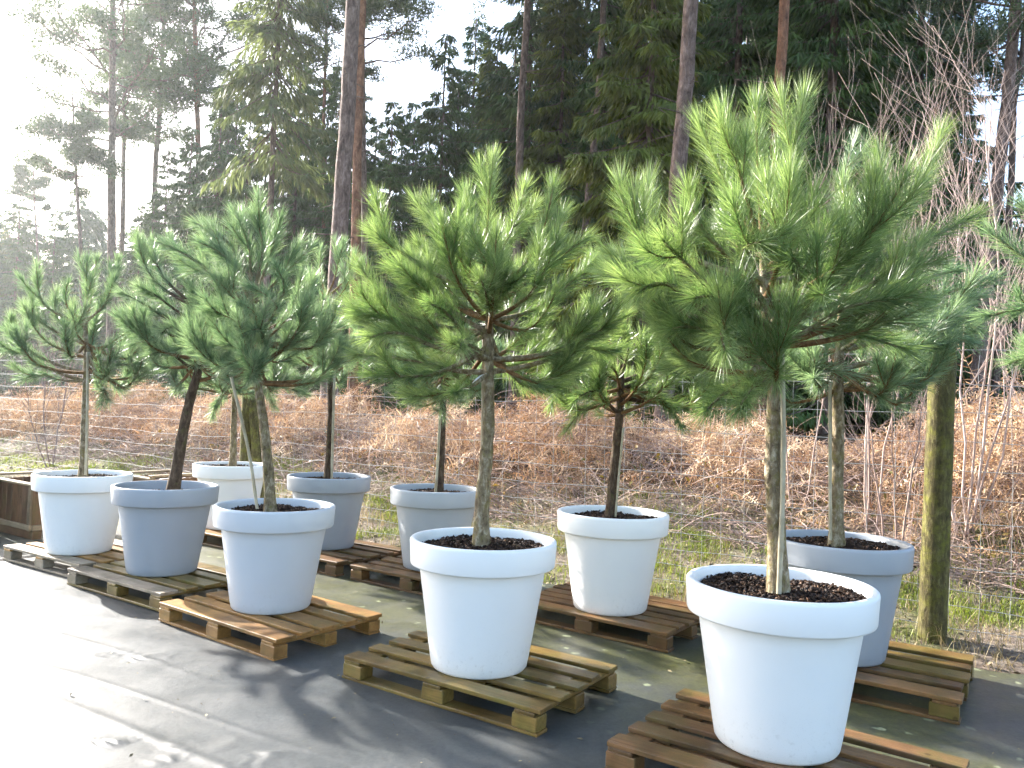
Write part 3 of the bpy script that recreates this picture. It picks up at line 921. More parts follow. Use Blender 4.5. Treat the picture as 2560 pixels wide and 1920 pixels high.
# one more potted pine reaches into the frame from beyond its edge
tag(empty('plant_pot', (3.45, 3.70, PT)), 'grey pot just outside the picture beside the right edge', 'pot', 'plastic pots set out in two rows')
kroot = [o for o in COL.objects if o.name.startswith('plant_pot') and o.location.x > 3.4][0]
link('pot_body', pm['pot_grey'][0], kroot)
link('pot_rim', pm['pot_grey'][1], kroot)
link('soil', soil_mesh(31, 0.61), kroot)
pallet((2.74, 3.71), A34, 'brown pallet just outside the picture beside the right edge', 'wood_brown', 12)
potted_pine('K', 'dark green pine whose branch tips reach in at the right edge',
            [(3125, 1500), (3120, 1300), (3118, 1100), (3118, 900), (3115, 700), (3115, 560)],
            [((2640, 700), (2480, 585), 0.0), ((2680, 780), (2470, 790), 0.1), ((2660, 900), (2540, 900), -0.1), ((2700, 620), (2560, 520), 0.2), ((2720, 860), (2600, 850), -0.3)],
            10, (3.42, 3.72, 2.02, 0.58, 0.42), 'needles_blue', 'young_bark', 0.035, 21, 1300, 0.0020, 0.12, base=(3.45, 3.70, PT + 0.60))

# ------------------------------------------------------------------ bamboo canes and a plant label
def cane(pts, r, label, k=14):
    p = smooth_path(pts, k)
    rr = np.full(k, r) * (1 + 0.12 * (np.arange(k) % 4 == 2))
    gt = Geo()
    gt.add(*tubes(p[None] - p[0], rr[None], 8))
    tag(link('bamboo_cane', gt.mesh('bamboo_cane', [M['cane']], True), None, p[0]), label, 'cane', 'bamboo canes staked beside the trunks')


cane([at(1947, 1484, 3.34), at(1957, 1220, 3.34), at(1957, 980, 3.34), at(1947, 745, 3.34)], 0.011, 'pale bamboo cane beside the trunk in the nearest white pot')
cane([at(643, 1272, 5.24), at(622, 1130, 5.24), at(578, 942, 5.24)], 0.010, 'slanting grey bamboo cane in the pale grey pot')
cane([at(214, 1187, 6.83), at(218, 1050, 6.83), at(219, 880, 6.83)], 0.012, 'bamboo cane beside the trunk in the white pot by the crates')
cane([at(829, 1197, 7.5), at(833, 1050, 7.5), at(837, 905, 7.5)], 0.012, 'bamboo cane in the back row grey pot behind the pale grey one')
cane([at(1089, 1230, 6.7), at(1095, 1140, 6.7), at(1100, 1040, 6.7)], 0.012, 'bamboo cane in the pot hidden behind the middle white pot')
cane([at(1196, 1368, 4.29), at(1204, 1150, 4.3), at(1209, 820, 4.3)], 0.007, 'thin cane behind the trunk in the middle white pot')
cane([at(1538, 1297, 5.53), at(1547, 1190, 5.53), at(1558, 1070, 5.53)], 0.008, 'brown cane beside the trunk in the back row white pot')
cane([at(2076, 1350, 4.63), at(2075, 1150, 4.63), at(2075, 930, 4.63)], 0.010, 'cane beside the trunk in the grey pot by the round post')

lp = smooth_path([at(*c1(890, 1320), 4.19), at(*c1(850, 1335), 4.17), at(*c1(815, 1365), 4.16), at(*c1(785, 1415), 4.15)], 10)
side = np.array([0.0, 0.35, 0.94]) * 0.008
th = np.array([0.3, -0.9, 0.2]) * 0.0015
lv = np.concatenate([lp - side, lp + side, lp + side + th, lp - side + th])
n = 10
lq = []
for i in range(n - 1):
    for a, b in ((0, 1), (1, 2), (2, 3), (3, 0)):
        lq.append((a * n + i, b * n + i, b * n + i + 1, a * n + i + 1))
tag(link('plant_label', mesh_np('plant_label', lv - lp[0], lq, None, [M['label_white']], True), None, lp[0]), 'curled white plastic tag looped on the middle pine', 'plant label')

# ------------------------------------------------------------------ wooden crates at the left
def crate(fr, L, Wd, H, label, seed, liner=False):
    """open crate; fr is its front right corner, L runs back along the row, Wd away from the camera"""
    rng = random.Random(seed)
    root = tag(empty('wooden_crate', (fr[0], fr[1], 0.008), A34), label, 'crate', 'wooden crates beside the pots')

    def put(name, l, w, h, x, y, z, mat, rz=0.0, ry=0.0):
        o = link(name, box_mesh(name, l, w, h, M[mat], 0.003, 0.001, rng.randrange(999)), root, (x, y, z))
        o.rotation_euler = (0, ry, rz)
        return o

    for yy in (0.06, Wd / 2, Wd - 0.06):
        put('skid', L, 0.09, 0.09, -L / 2, yy, 0.045, 'wood_crate')
    put('base_rail', L + 0.03, 0.03, 0.05, -L / 2, -0.017, 0.125, 'wood_pale')
    put('base_rail', Wd, 0.03, 0.05, 0.017, Wd / 2, 0.122, 'wood_pale', math.pi / 2)
    nb = int(L / 0.105)
    for i in range(nb):
        x = -L + (i + 0.5) * L / nb
        for yy in (0.012, Wd - 0.012):
            put('side_board', H - 0.15, L / nb - 0.006, 0.022, x, yy, 0.10 + (H - 0.15) / 2 + 0.03, 'wood_crate', 0, math.pi / 2).rotation_euler = (math.pi / 2, math.pi / 2, 0)
    nb = int(Wd / 0.105)
    for i in range(nb):
        y = (i + 0.5) * Wd / nb
        for xx in (-0.012, -L + 0.012):
            put('side_board', H - 0.15, Wd / nb - 0.006, 0.022, xx, y, 0.10 + (H - 0.15) / 2 + 0.03, 'wood_crate').rotation_euler = (0, math.pi / 2, 0)
    for xx in (0.008, -L - 0.008):
        put('corner_batten', H - 0.12, 0.06, 0.022, xx - math.copysign(0.03, xx), -0.014, 0.09 + (H - 0.12) / 2, 'wood_pale').rotation_euler = (math.pi / 2, math.pi / 2, 0)
    put('top_rail', L + 0.06, 0.075, 0.024, -L / 2, 0.0, H - 0.008, 'wood_pale')
    put('top_rail', L + 0.06, 0.075, 0.024, -L / 2, Wd, H - 0.006, 'wood_pale')
    put('top_rail', Wd + 0.03, 0.075, 0.024, 0.0, Wd / 2, H + 0.019, 'wood_pale', math.pi / 2)
    put('top_rail', Wd + 0.03, 0.075, 0.024, -L, Wd / 2, H + 0.019, 'wood_pale', math.pi / 2)
    if liner:
        us_, vs_ = np.linspace(-L + 0.04, -0.04, 20), np.linspace(0.05, Wd - 0.05, 14)
        U, V = np.meshgrid(us_, vs_, indexing='ij')
        r = np.random.default_rng(seed)
        Z = H - 0.06 + 0.02 * np.sin(9 * U) * np.cos(7 * V) + r.normal(0, 0.006, U.shape)
        idx = np.arange(U.size).reshape(U.shape)
        q = np.stack([idx[:-1, :-1], idx[1:, :-1], idx[1:, 1:], idx[:-1, 1:]], -1).reshape(-1, 4)
        link('liner', mesh_np('liner', np.stack([U, V, Z], -1).reshape(-1, 3), q, None, [M['liner']], True), root)
    return root


crate((-4.74, 7.94), 1.0, 0.80, 0.56, 'brown open crate behind the white pot with the pale pine', 3)
crate((-5.61, 7.78), 1.0, 0.55, 0.62, 'brown crate cut off by the left edge of the picture', 4)
crate((-3.97, 8.83), 0.55, 0.60, 0.57, 'low crate with a grey liner behind the two leftmost pots', 5, True)

# ------------------------------------------------------------------ deer fence
fence = tag(empty('wire_fence', (2.92, 5.44, 0)), 'tall wire mesh fence on round posts in front of the bracken bank', 'fence')
FO = np.array([2.92, 5.44])


def fpt(t, z, bulge=0.0):
    p = FO - D2 * t + N2 * bulge
    return np.array([p[0], p[1], hgt(p[0], p[1]) + z])


def post(p0, p1, r, name='post'):
    k = 16
    tt = np.linspace(0, 1, k)
    p = p0 + (p1 - p0) * tt[:, None]
    rr = r * (1.03 - 0.07 * tt) * (1 + 0.02 * np.sin(tt * 23))
    rr[-1] *= 0.86
    gt = Geo()
    gt.add(*tubes(p[None] - np.array([*FO, 0]), rr[None], 18))
    return link(name, gt.mesh(name, [M['post_wood']], True), fence)


lean0 = at(2352, 828, 5.44)
post(fpt(0, -0.25), np.array([lean0[0] + 0.02, 5.44, 2.15]), 0.088)
post(fpt(7.35, -0.2), fpt(7.4, 2.0), 0.085)
post(fpt(7.02, -0.1), fpt(7.33, 1.5), 0.055, 'brace')
post(fpt(14.5, -0.2), fpt(14.5, 2.0), 0.075)
post(fpt(-4.2, -0.2), fpt(-4.2, 2.0), 0.075)
rw = np.random.default_rng(5)
HW = [0.07, 0.20, 0.33, 0.47, 0.62, 0.78, 0.95, 1.13, 1.32, 1.52, 1.73, 1.95]
for z in HW:
    ts = np.linspace(-4.2, 22, 150)
    ph = rw.uniform(0, 6, 3)
    pts = np.array([fpt(t, 0, 0.015 * math.sin(1.3 * t + 0.4 * z) + 0.10) for t in ts])
    # tensioned between posts: follows the ground only loosely
    base = np.interp(ts, [-4.2, 0, 7.4, 14.5, 22], [0.06, 0.05, 0.05, 0.05, 0.05])
    pts[:, 2] = base + z + 0.008 * np.sin(2.1 * ts + ph[0]) + 0.006 * np.sin(5.7 * ts + ph[1]) + rw.normal(0, 0.0015, len(ts))
    gt = Geo()
    gt.add(*tubes(pts[None] - np.array([*FO, 0]), np.full((1, len(ts)), 0.0022), 4, False))
    link('line_wire', gt.mesh('line_wire', [M['wire']], True), fence)
stay = []
for v in range(4):
    zz = np.linspace(0.06, 1.96, 14)
    px_ = 0.012 * np.sin(zz * 2.2 + v) + rw.normal(0, 0.003, 14)
    py_ = 0.012 * np.sin(zz * 3 + 2 * v)
    gt = Geo()
    gt.add(*tubes(np.stack([px_, py_, zz], -1)[None], np.full((1, 14), 0.0013), 4, False))
    stay.append(gt.mesh('stay_wire', [M['wire']], True))
i = 0
t = -4.0
while t < 17:
    p = fpt(t, 0, 0.10 + 0.015 * math.sin(1.3 * t))
    o = link('stay_wire', stay[i % 4], fence, (p[0] - FO[0], p[1] - FO[1], 0.045))
    o.rotation_euler = (0, 0, rw.uniform(-0.5, 0.5))
    i += 1
    t += 0.178 if t < 9 else 0.3

# ------------------------------------------------------------------ bracken bank, dead twigs, grass
def scatter(rng, n, u0, u1, v0, v1, bias=1.0):
    u = u0 + (u1 - u0) * rng.random(n)
    v = v0 + (v1 - v0) * rng.random(n) ** bias
    x, y = u * D2[0] + v * N2[0], u * D2[1] + v * N2[1]
    return u, v, x, y


def mound(u, v):
    return np.clip(0.40 + 0.17 * np.clip(u + 1.2, 0, 3) + 0.24 * np.sin(u * 0.9 + 1.1) + 0.28 * np.sin(u * 2.3 + 0.9 * v) + 0.20 * np.sin(5.1 * u + 2.7 * v), 0.04, 1.15) * np.clip((v - 7.9) / 1.2, 0, 1)


rng = np.random.default_rng(21)
ga = Geo()
NF, NP = 15500, 16
u, v, x, y = scatter(rng, NF, -23, 6.5, 7.9, 12.8, 1.25)
keep = (v > 8.3 + 0.35 * np.sin(u * 1.3) + rng.normal(0, 0.25, NF))
keep &= rng.random(NF) < np.clip(0.25 + 1.5 * mound(u, v), 0, 1)
u, v, x, y = u[keep], v[keep], x[keep], y[keep]
NF = len(u)
base = np.stack([x, y, hgt(x, y) + mound(u, v) * rng.random(NF) ** 0.55 + 0.01], -1)
az = rng.random(NF) * 2 * math.pi
el = rng.normal(0.05, 0.35, NF)
dr = np.stack([np.cos(az) * np.cos(el), np.sin(az) * np.cos(el), np.sin(el)], -1)
ln = rng.uniform(0.25, 0.65, NF) + 0.35 * (rng.random(NF) < 0.12)
bendv = np.stack([rng.normal(0, 0.35, NF), rng.normal(0, 0.35, NF), -rng.uniform(0.1, 0.8, NF)], -1)
p1 = base + dr * (ln * 0.5)[:, None]
p2 = p1 + norm(dr + bendv) * (ln * 0.5)[:, None]
tt = np.linspace(0.12, 0.98, NP)
pos = bez(base[:, None], p1[:, None], p2[:, None], np.broadcast_to(tt, (NF, NP)))
ax = dbez(base[:, None], p1[:, None], p2[:, None], np.broadcast_to(tt, (NF, NP)))
sd = norm(np.cross(ax, rng.normal(size=(NF, 1, 3)))) * np.where(np.arange(NP) % 2, 1, -1)[None, :, None]
pl = (ln[:, None] * 0.34 * (1.05 - tt))[..., None] * rng.uniform(0.5, 1.2, (NF, NP, 1))
curl = rng.normal(0, 0.55, (NF, NP, 3))
tipp = pos + norm(sd + 0.5 * ax + curl) * pl
midp = pos + norm(sd + 0.4 * ax + curl * 0.3) * pl * 0.5
wv_ = ax * (0.004 + 0.006 * rng.random((NF, NP, 1)))
vv = np.stack([pos - wv_ * 0.6, pos + wv_ * 0.6, midp + wv_, midp - wv_, tipp], 2)
ar = np.arange(NF * NP)
pat = 0.5 + 0.22 * np.sin(1.7 * u + 0.8 * v + 2 * np.sin(0.6 * u)) + 0.18 * np.sin(3.9 * u - 2.6 * v + 1.3) + 0.12 * np.sin(8.3 * u + 5.1 * v)
ft = np.clip(0.62 * pat + 0.5 * (rng.beta(1.5, 1.5, NF) - 0.5) + 0.2, 0, 1)
tone = np.clip(ft[:, None] + rng.normal(0, 0.15, (NF, NP)), 0, 1)
ga.add(vv.reshape(-1, 3), ar[:, None] * 5 + np.array([0, 1, 2, 3]), ar[:, None] * 5 + np.array([3, 2, 4]), np.repeat(tone.ravel(), 5))
rk = bez(base[:, None], p1[:, None], p2[:, None], np.broadcast_to(np.linspace(0, 1, 4), (NF, 4)))
ga.add(*tubes(rk, np.broadcast_to(np.array([0.0035, 0.003, 0.0022, 0.001]), (NF, 4)), 3, False), tone=np.repeat(np.clip(ft + 0.15, 0, 1), 12))
tag(link('dead_bracken', ga.mesh('dead_bracken', [M['dead_bracken']])), 'tangled rust brown dead bracken covering the bank behind the fence', 'bracken', kind='stuff')

# pale dead twigs lying and arching through the bracken
gt = Geo()
NT = 6000
u, v, x, y = scatter(rng, NT, -18, 6.5, 7.6, 11.5, 1.6)
b0 = np.stack([x, y, hgt(x, y) + mound(u, v) * rng.random(NT)], -1)
az = rng.random(NT) * 2 * math.pi
el = np.abs(rng.normal(0.25, 0.35, NT))
dr = np.stack([np.cos(az) * np.cos(el), np.sin(az) * np.cos(el), np.sin(el)], -1)
ln = rng.uniform(0.25, 1.1, NT)
m1 = b0 + dr * (ln * 0.5)[:, None] + rng.normal(0, 0.05, (NT, 3)) + np.array([0, 0, 0.05])
e1 = b0 + dr * ln[:, None] + rng.normal(0, 0.1, (NT, 3)) - np.array([0, 0, 0.12]) * ln[:, None]
P = bez(b0[:, None], m1[:, None], e1[:, None], np.broadcast_to(np.linspace(0, 1, 6), (NT, 6)))
P = P + rng.normal(0, 0.008, P.shape)
r0 = rng.uniform(0.002, 0.0065, NT)
gt.add(*tubes(P, r0[:, None] * np.linspace(1, 0.35, 6)[None], 4, False), tone=np.repeat(rng.beta(1.6, 1.6, NT), 24))
tag(link('dead_twigs', gt.mesh('dead_twigs', [M['dead_twigs']])), 'pale dead twigs and stems strewn through the bracken', 'twigs', kind='stuff')

# brown stalks, upright, thick at the right by the shrubs
gt = Geo()
NT = 2600
u, v, x, y = scatter(rng, NT, -1.5, 6.0, 7.6, 10.5, 1.2)
kp = rng.random(NT) < np.clip((u + 1.5) / 3, 0.05, 1)
u, v, x, y = u[kp], v[kp], x[kp], y[kp]
NT = len(u)
b0 = np.stack([x, y, hgt(x, y)], -1)
e1 = b0 + np.stack([rng.normal(0, 0.22, NT), rng.normal(0, 0.22, NT), rng.uniform(0.3, 1.2, NT)], -1)
m1 = (b0 + e1) / 2 + rng.normal(0, 0.05, (NT, 3))
P = bez(b0[:, None], m1[:, None], e1[:, None], np.broadcast_to(np.linspace(0, 1, 5), (NT, 5)))
gt.add(*tubes(P, rng.uniform(0.002, 0.0055, NT)[:, None] * np.linspace(1, 0.4, 5)[None], 4, False), tone=np.repeat(rng.beta(1.3, 1.8, NT), 20))
tag(link('dry_stalks', gt.mesh('dry_stalks', [M['dead_twigs']])), 'upright dry brown stalks on the bank below the bare shrubs', 'stalks', kind='stuff')


def blades(name, mat, n, region, hts, wid, label, cat, clump=0.12, nclump=200, spread=0.5, seed=1, patch=None):
    rng = np.random.default_rng(seed)
    cu = region[0] + (region[1] - region[0]) * rng.random(nclump)
    cv = region[2] + (region[3] - region[2]) * rng.random(nclump)
    if patch is not None:
        pr = patch(cu, cv)
        kp = rng.random(nclump) < pr
        cu, cv = cu[kp], cv[kp]
    j = rng.integers(0, len(cu), n)
    u, v = cu[j] + rng.normal(0, clump, n), cv[j] + rng.normal(0, clump, n)
    v = np.maximum(v, 5.80)
    x, y = u * D2[0] + v * N2[0], u * D2[1] + v * N2[1]
    b = np.stack([x, y, hgt(x, y) - 0.005], -1)
    h = rng.uniform(*hts, n) * (0.6 + 0.8 * rng.random(len(cu))[j])
    lean = rng.normal(0, spread, (n, 2))
    mid = b + np.concatenate([lean * 0.3, np.ones((n, 1)) * 0.6], 1) * h[:, None]
    tip = b + np.concatenate([lean, np.full((n, 1), 0.95) - 0.3 * np.linalg.norm(lean, axis=1, keepdims=True)], 1) * h[:, None]
    a = rng.random(n) * math.pi
    w = np.stack([np.cos(a), np.sin(a), 0 * a], -1) * wid
    vv = np.stack([b - w, b + w, mid + w * 0.8, mid - w * 0.8, tip], 1)
    ar = np.arange(n)
    g_ = Geo()
    tone = np.clip(rng.random(len(cu))[j] * 0.6 + 0.4 * rng.random(n), 0, 1)
    g_.add(vv.reshape(-1, 3), ar[:, None] * 5 + np.array([0, 1, 2, 3]), ar[:, None] * 5 + np.array([3, 2, 4]), np.repeat(tone, 5))
    return tag(link(name, g_.mesh(name, [M[mat]])), label, cat, kind='stuff')


pf = lambda u, v: np.clip(0.55 + 0.9 * np.sin(u * 1.1 + 0.4) * np.cos(v * 1.7 + 0.8 * u), 0, 1)
blades('green_grass', 'grass_blades', 26000, (-20, 5.5, 5.85, 8.6), (0.03, 0.10), 0.0028, 'short bright green grass and moss tufts on the verge', 'grass', 0.11, 900, 0.45, 3, pf)
pf2 = lambda u, v: np.clip(1.2 * np.exp(-((v - 7.3) / 0.8) ** 2) * (np.sin(u * 1.9 + 2.0) > -0.2), 0, 1)
blades('bright_grass', 'grass_blades', 20000, (-14, 1.0, 6.4, 8.5), (0.03, 0.09), 0.0032, 'bright green grass strip at the foot of the bank', 'grass', 0.10, 420, 0.6, 14, pf2)
blades('dry_grass', 'straw_blades', 15000, (-14, 5.5, 5.85, 9.0), (0.05, 0.22), 0.0022, 'straw coloured dry grass along the edge of the sheet', 'dry grass', 0.12, 520, 0.7, 4)


def leaf_scatter(name, mat, n, region, size, label, cat, seed, zoff=(0.0, 0.02), on_sheet=False):
    rng = np.random.default_rng(seed)
    u = region[0] + (region[1] - region[0]) * rng.random(n)
    v = region[2] + (region[3] - region[2]) * rng.random(n)
    x, y = u * D2[0] + v * N2[0], u * D2[1] + v * N2[1]
    z = (np.full(n, 0.014) if on_sheet else hgt(x, y)) + rng.uniform(*zoff, n)
    c = np.stack([x, y, z], -1)
    nn = norm(rng.normal(size=(n, 3)) * (0.25 if on_sheet else 0.8) + np.array([0, 0, 1.0]))
    a = norm(np.cross(nn, rng.normal(size=(n, 3))))
    b = np.cross(nn, a)
    s = (rng.uniform(*size, n) * (0.5 + rng.random(n) ** 3))[:, None]
    w = s * rng.uniform(0.25, 0.6, (n, 1))
    vv = np.stack([c - a * s, c - a * s * 0.2 + b * w + nn * w * 0.3, c + a * s, c - a * s * 0.2 - b * w + nn * w * 0.3], 1)
    g_ = Geo()
    ar = np.arange(n)
    g_.add(vv.reshape(-1, 3), None, np.concatenate([ar[:, None] * 4 + np.array([0, 2, 1]), ar[:, None] * 4 + np.array([0, 3, 2])]), np.repeat(rng.random(n), 4))
    return tag(link(name, g_.mesh(name, [M[mat]])), label, cat, kind='stuff')


leaf_scatter('leaf_litter', 'litter', 16000, (-18, 5.5, 5.8, 9), (0.012, 0.035), 'fallen leaves and bark bits on the earth verge', 'leaf litter', 7)
leaf_scatter('bramble_leaves', 'bramble_leaves', 2600, (-14, 5.0, 7.6, 9.6), (0.018, 0.04), 'scattered bramble leaves, green and rust, on the bank', 'bramble', 8, (0.05, 0.45))
leaf_scatter('sheet_debris', 'litter', 900, (-5.5, 3.6, 0.6, 5.7), (0.004, 0.014), 'small dry leaf bits lying on the black sheet', 'debris', 9, (0.0, 0.004), True)

# ------------------------------------------------------------------ bare shrubs behind the post
def bare_shrub(base_xy, stems, label, seed, mat='dead_twigs', tone=0.78, r0=0.022):
    """stems: tip points (world); each forks upwards into thin wands"""
    rng = np.random.default_rng(seed)
    bx, by = base_xy
    b = np.array([bx, by, hgt(bx, by) - 0.05])
    root = tag(empty('bare_shrub', b), label, 'shrub', 'leafless shrubs behind the fence')
    for tip in stems:
        g_ = Geo()
        tip = np.asarray(tip)

        def grow(p, q, r, depth):
            L = np.linalg.norm(q - p)
            mid = (p + q) / 2 + rng.normal(0, 0.045 * L, 3) - np.array([0, 0, 0.03 * L])
            k = 9 if depth == 0 else 6
            t = np.linspace(0, 1, k)
            pts = bez(p, mid, q, t)
            if depth < 3:
                pts[1:-1] += rng.normal(0, 0.006 * L, (k - 2, 3))
            g_.add(*tubes(pts[None], (r * (1 - 0.62 * t))[None], 6 if depth == 0 else 4), tone=np.clip(tone + rng.normal(0, 0.14) + 0.1 * depth, 0, 1))
            if depth >= 3:
                return
            nb = [9, 6, 2][depth]
            for _ in range(nb):
                f = rng.uniform(0.35 if depth == 0 else 0.2, 0.95)
                s = bez(p, mid, q, np.array(f))
                ax_ = norm(q - p)
                dv = norm(ax_ * 0.8 + norm(np.cross(ax_, rng.normal(size=3))) * rng.uniform(0.35, 0.8) + np.array([0, 0, 0.35]))
                l = L * [0.5, 0.5, 0.4][depth] * rng.uniform(0.5, 1.1)
                grow(s, s + dv * l, r * (1 - 0.6 * f) * 0.62, depth + 1)

        st = b + rng.normal(0, 0.05, 3) * [1, 1, 0]
        grow(st, tip, 0.55 * r0 * rng.uniform(0.7, 1.15), 0)
        link('stem', g_.mesh('stem', [M[mat]], True, b), root)
    return root


bare_shrub((4.25, 7.35), [at(2400, 560, 7.3), at(2460, 300, 7.3), at(2480, 250, 7.6), at(2550, 330, 7.2), at(2600, 420, 7.5), at(2420, 400, 7.7)], 'tall bare shrub with many pale forked stems behind the round post', 41, r0=0.026)
bare_shrub((3.55, 7.9), [at(2230, 360, 7.9), at(2290, 300, 8.1), at(2340, 430, 7.8), at(2200, 520, 8.0)], 'bare shrub with straight wands showing above the nearest pine', 42, tone=0.58, r0=0.02)
bare_shrub((2.95, 8.2), [at(2040, 430, 8.2), at(2110, 480, 8.3)], 'thin bare shrub half hidden behind the nearest crown', 43, tone=0.55, r0=0.016)
bare_shrub((4.6, 6.6), [at(2640, 500, 6.6), at(2720, 700, 6.5), at(2560, 760, 6.7)], 'bare shrub leaning in at the right edge', 44, r0=0.022)
bare_shrub((3.4, 6.9), [at(2330, 900, 6.9), at(2230, 960, 7.1), at(2160, 880, 7.2)], 'low mossy branched bush behind the round post', 45, tone=0.35, r0=0.02)
bare_shrub((-8.2, 14.2), [at(120, 880, 14.2), at(180, 900, 14.4), at(60, 930, 14.0)], 'dark bare bush behind the fence at the far left', 46, tone=0.1, r0=0.03)

# ------------------------------------------------------------------ trees of the wood
def spruce_mesh(seed, H, mat, spread, nbr, dens, droop=0.35, low=0.05):
    """crown of hanging sprays on drooping branches; origin at the foot"""
    rng = np.random.default_rng(seed)
    g_ = Geo()
    z = H * (low + (0.985 - low) * rng.random(nbr) ** 0.9)
    az = rng.random(nbr) * 2 * math.pi
    Lb = spread * np.clip((1 - z / H), 0.02, 1) ** 0.75 * rng.uniform(0.6, 1.15, nbr) + 0.25
    o = np.stack([np.cos(az), np.sin(az), 0 * az], -1)
    b = np.stack([0 * z, 0 * z, z], -1)
    p1 = b + o * (Lb * 0.55)[:, None] - np.array([0, 0, 1.0]) * (Lb * droop * 0.55)[:, None]
    p2 = b + o * Lb[:, None] - np.array([0, 0, 1.0]) * (Lb * droop * rng.uniform(0.4, 1.0, nbr))[:, None]
    P = bez(b[:, None], p1[:, None], p2[:, None], np.broadcast_to(np.linspace(0, 1, 5), (nbr, 5)))
    g_.add(*tubes(P, (0.012 + 0.010 * Lb)[:, None] * np.linspace(1, 0.25, 5)[None], 4, False), tone=0.1, mat=1)
    cnt = rng.poisson(Lb * dens)
    j = np.repeat(np.arange(nbr), cnt)
    n = len(j)
    t = rng.random(n) ** 0.7
    pos = bez(b[j], p1[j], p2[j], t)
    ax = dbez(b[j], p1[j], p2[j], t)
    side = norm(np.cross(ax, np.array([0, 0, 1.0]))) * rng.choice([-1, 1], n)[:, None]
    wd = 0.42 * Lb[j] * (1.05 - t)
    pos = pos + side * (wd * rng.random(n))[:, None] - np.array([0, 0, 1.0]) * (wd * rng.random(n) * 0.3)[:, None]
    dr = norm(side * rng.uniform(0.1, 0.8, (n, 1)) + ax * rng.uniform(0.2, 0.9, (n, 1)) - np.array([0, 0, 1.0]) * rng.uniform(0.15, 1.3, (n, 1)))
    ln = rng.uniform(0.2, 0.6, n)
    w = norm(np.cross(dr, rng.normal(size=(n, 3)))) * rng.uniform(0.016, 0.048, (n, 1))
    mid, tip = pos + dr * (ln * 0.45)[:, None], pos + dr * ln[:, None] - np.array([0, 0, 0.04])
    vv = np.stack([pos - w * 0.4, pos + w * 0.4, mid + w, mid - w, tip], 1)
    tone = np.clip(rng.beta(1.4, 2.2, nbr)[j] * 0.7 + 0.35 * rng.random(n), 0, 1)
    ar = np.arange(n)
    g_.add(vv.reshape(-1, 3), ar[:, None] * 5 + np.array([0, 1, 2, 3]), ar[:, None] * 5 + np.array([3, 2, 4]), np.repeat(tone, 5))
    return g_.mesh('crown', [M[mat], M['pine_bark']])


def trunk_mesh(H, r, mat, seed, k=14):
    rng = np.random.default_rng(seed)
    z = np.linspace(-0.6, H * 0.97, k)
    p = np.stack([rng.normal(0, 0.03, k).cumsum() * 0.5, rng.normal(0, 0.03, k).cumsum() * 0.5, z], -1)
    g_ = Geo()
    g_.add(*tubes(p[None], (r * np.linspace(1.05, 0.15, k))[None], 9))
    return g_.mesh('trunk', [M[mat]], True)


def pine_crown_mesh(seed, H, R, nbr, mat, z0=0.0, tuft=0.22):
    """open layered Scots-pine crown, z from 0 to H"""
    rng = np.random.default_rng(seed)
    g_ = Geo()
    z = H * rng.random(nbr) ** 0.8
    az = rng.random(nbr) * 2 * math.pi
    Lb = R * rng.uniform(0.45, 1.1, nbr) * np.clip(1.15 - (z / H) ** 2.2, 0.25, 1)
    o = np.stack([np.cos(az), np.sin(az), rng.normal(0.12, 0.22, nbr)], -1)
    b = np.stack([0 * z, 0 * z, z], -1)
    p1 = b + o * (Lb * 0.5)[:, None] + rng.normal(0, 0.25, (nbr, 3))
    p2 = b + o * Lb[:, None] + np.array([0, 0, 0.15]) * Lb[:, None]
    P = bez(b[:, None], p1[:, None], p2[:, None], np.broadcast_to(np.linspace(0, 1, 7), (nbr, 7)))
    P[:, 1:-1] += rng.normal(0, 0.07, P[:, 1:-1].shape)
    g_.add(*tubes(P, (0.012 + 0.011 * Lb)[:, None] * np.linspace(1, 0.3, 7)[None], 5, False), tone=0.3, mat=1)
    # side twigs bearing clumps
    ns = 13
    j = np.repeat(np.arange(nbr), ns)
    t = rng.uniform(0.4, 1.0, nbr * ns)
    s = bez(b[j], p1[j], p2[j], t)
    e = s + norm(o[j] + rng.normal(0, 0.9, (nbr * ns, 3)) * [1, 1, 0.5] + np.array([0, 0, 0.25])) * (0.28 * Lb[j] * rng.uniform(0.4, 1, nbr * ns))[:, None]
    P = bez(s[:, None], ((s + e) / 2)[:, None], e[:, None], np.broadcast_to(np.linspace(0, 1, 3), (nbr * ns, 3)))
    g_.add(*tubes(P, np.broadcast_to(np.array([0.012, 0.008, 0.005]), (nbr * ns, 3)), 3, False), tone=0.3, mat=1)
    per = 46
    n = nbr * ns * per
    jj = np.repeat(np.arange(nbr * ns), per)
    cpos = e[jj] + rng.normal(0, 1, (n, 3)) * np.array([0.24, 0.24, 0.10])
    dr = norm(rng.normal(size=(n, 3)) + np.array([0, 0, 0.7]))
    ln = tuft * rng.uniform(0.6, 1.2, n)
    w = norm(np.cross(dr, rng.normal(size=(n, 3)))) * 0.028
    vv = np.stack([cpos - w, cpos + w, cpos + dr * ln[:, None]], 1)
    tone = np.clip(rng.random(nbr * ns)[jj] * 0.6 + 0.4 * rng.random(n), 0, 1)
    g_.add(vv.reshape(-1, 3), None, np.arange(n)[:, None] * 3 + np.array([0, 1, 2]), np.repeat(tone, 3))
    return g_.mesh('crown', [M[mat], M['pine_bark']])


PC = [pine_crown_mesh(60 + i, h, r, nb, 'pine_foliage') for i, (h, r, nb) in enumerate([(10, 3.6, 52), (8, 3.0, 42), (6, 2.5, 30), (4, 2.0, 20)])]
pine_group = 'tall pines of the wood'
rt = np.random.default_rng(77)


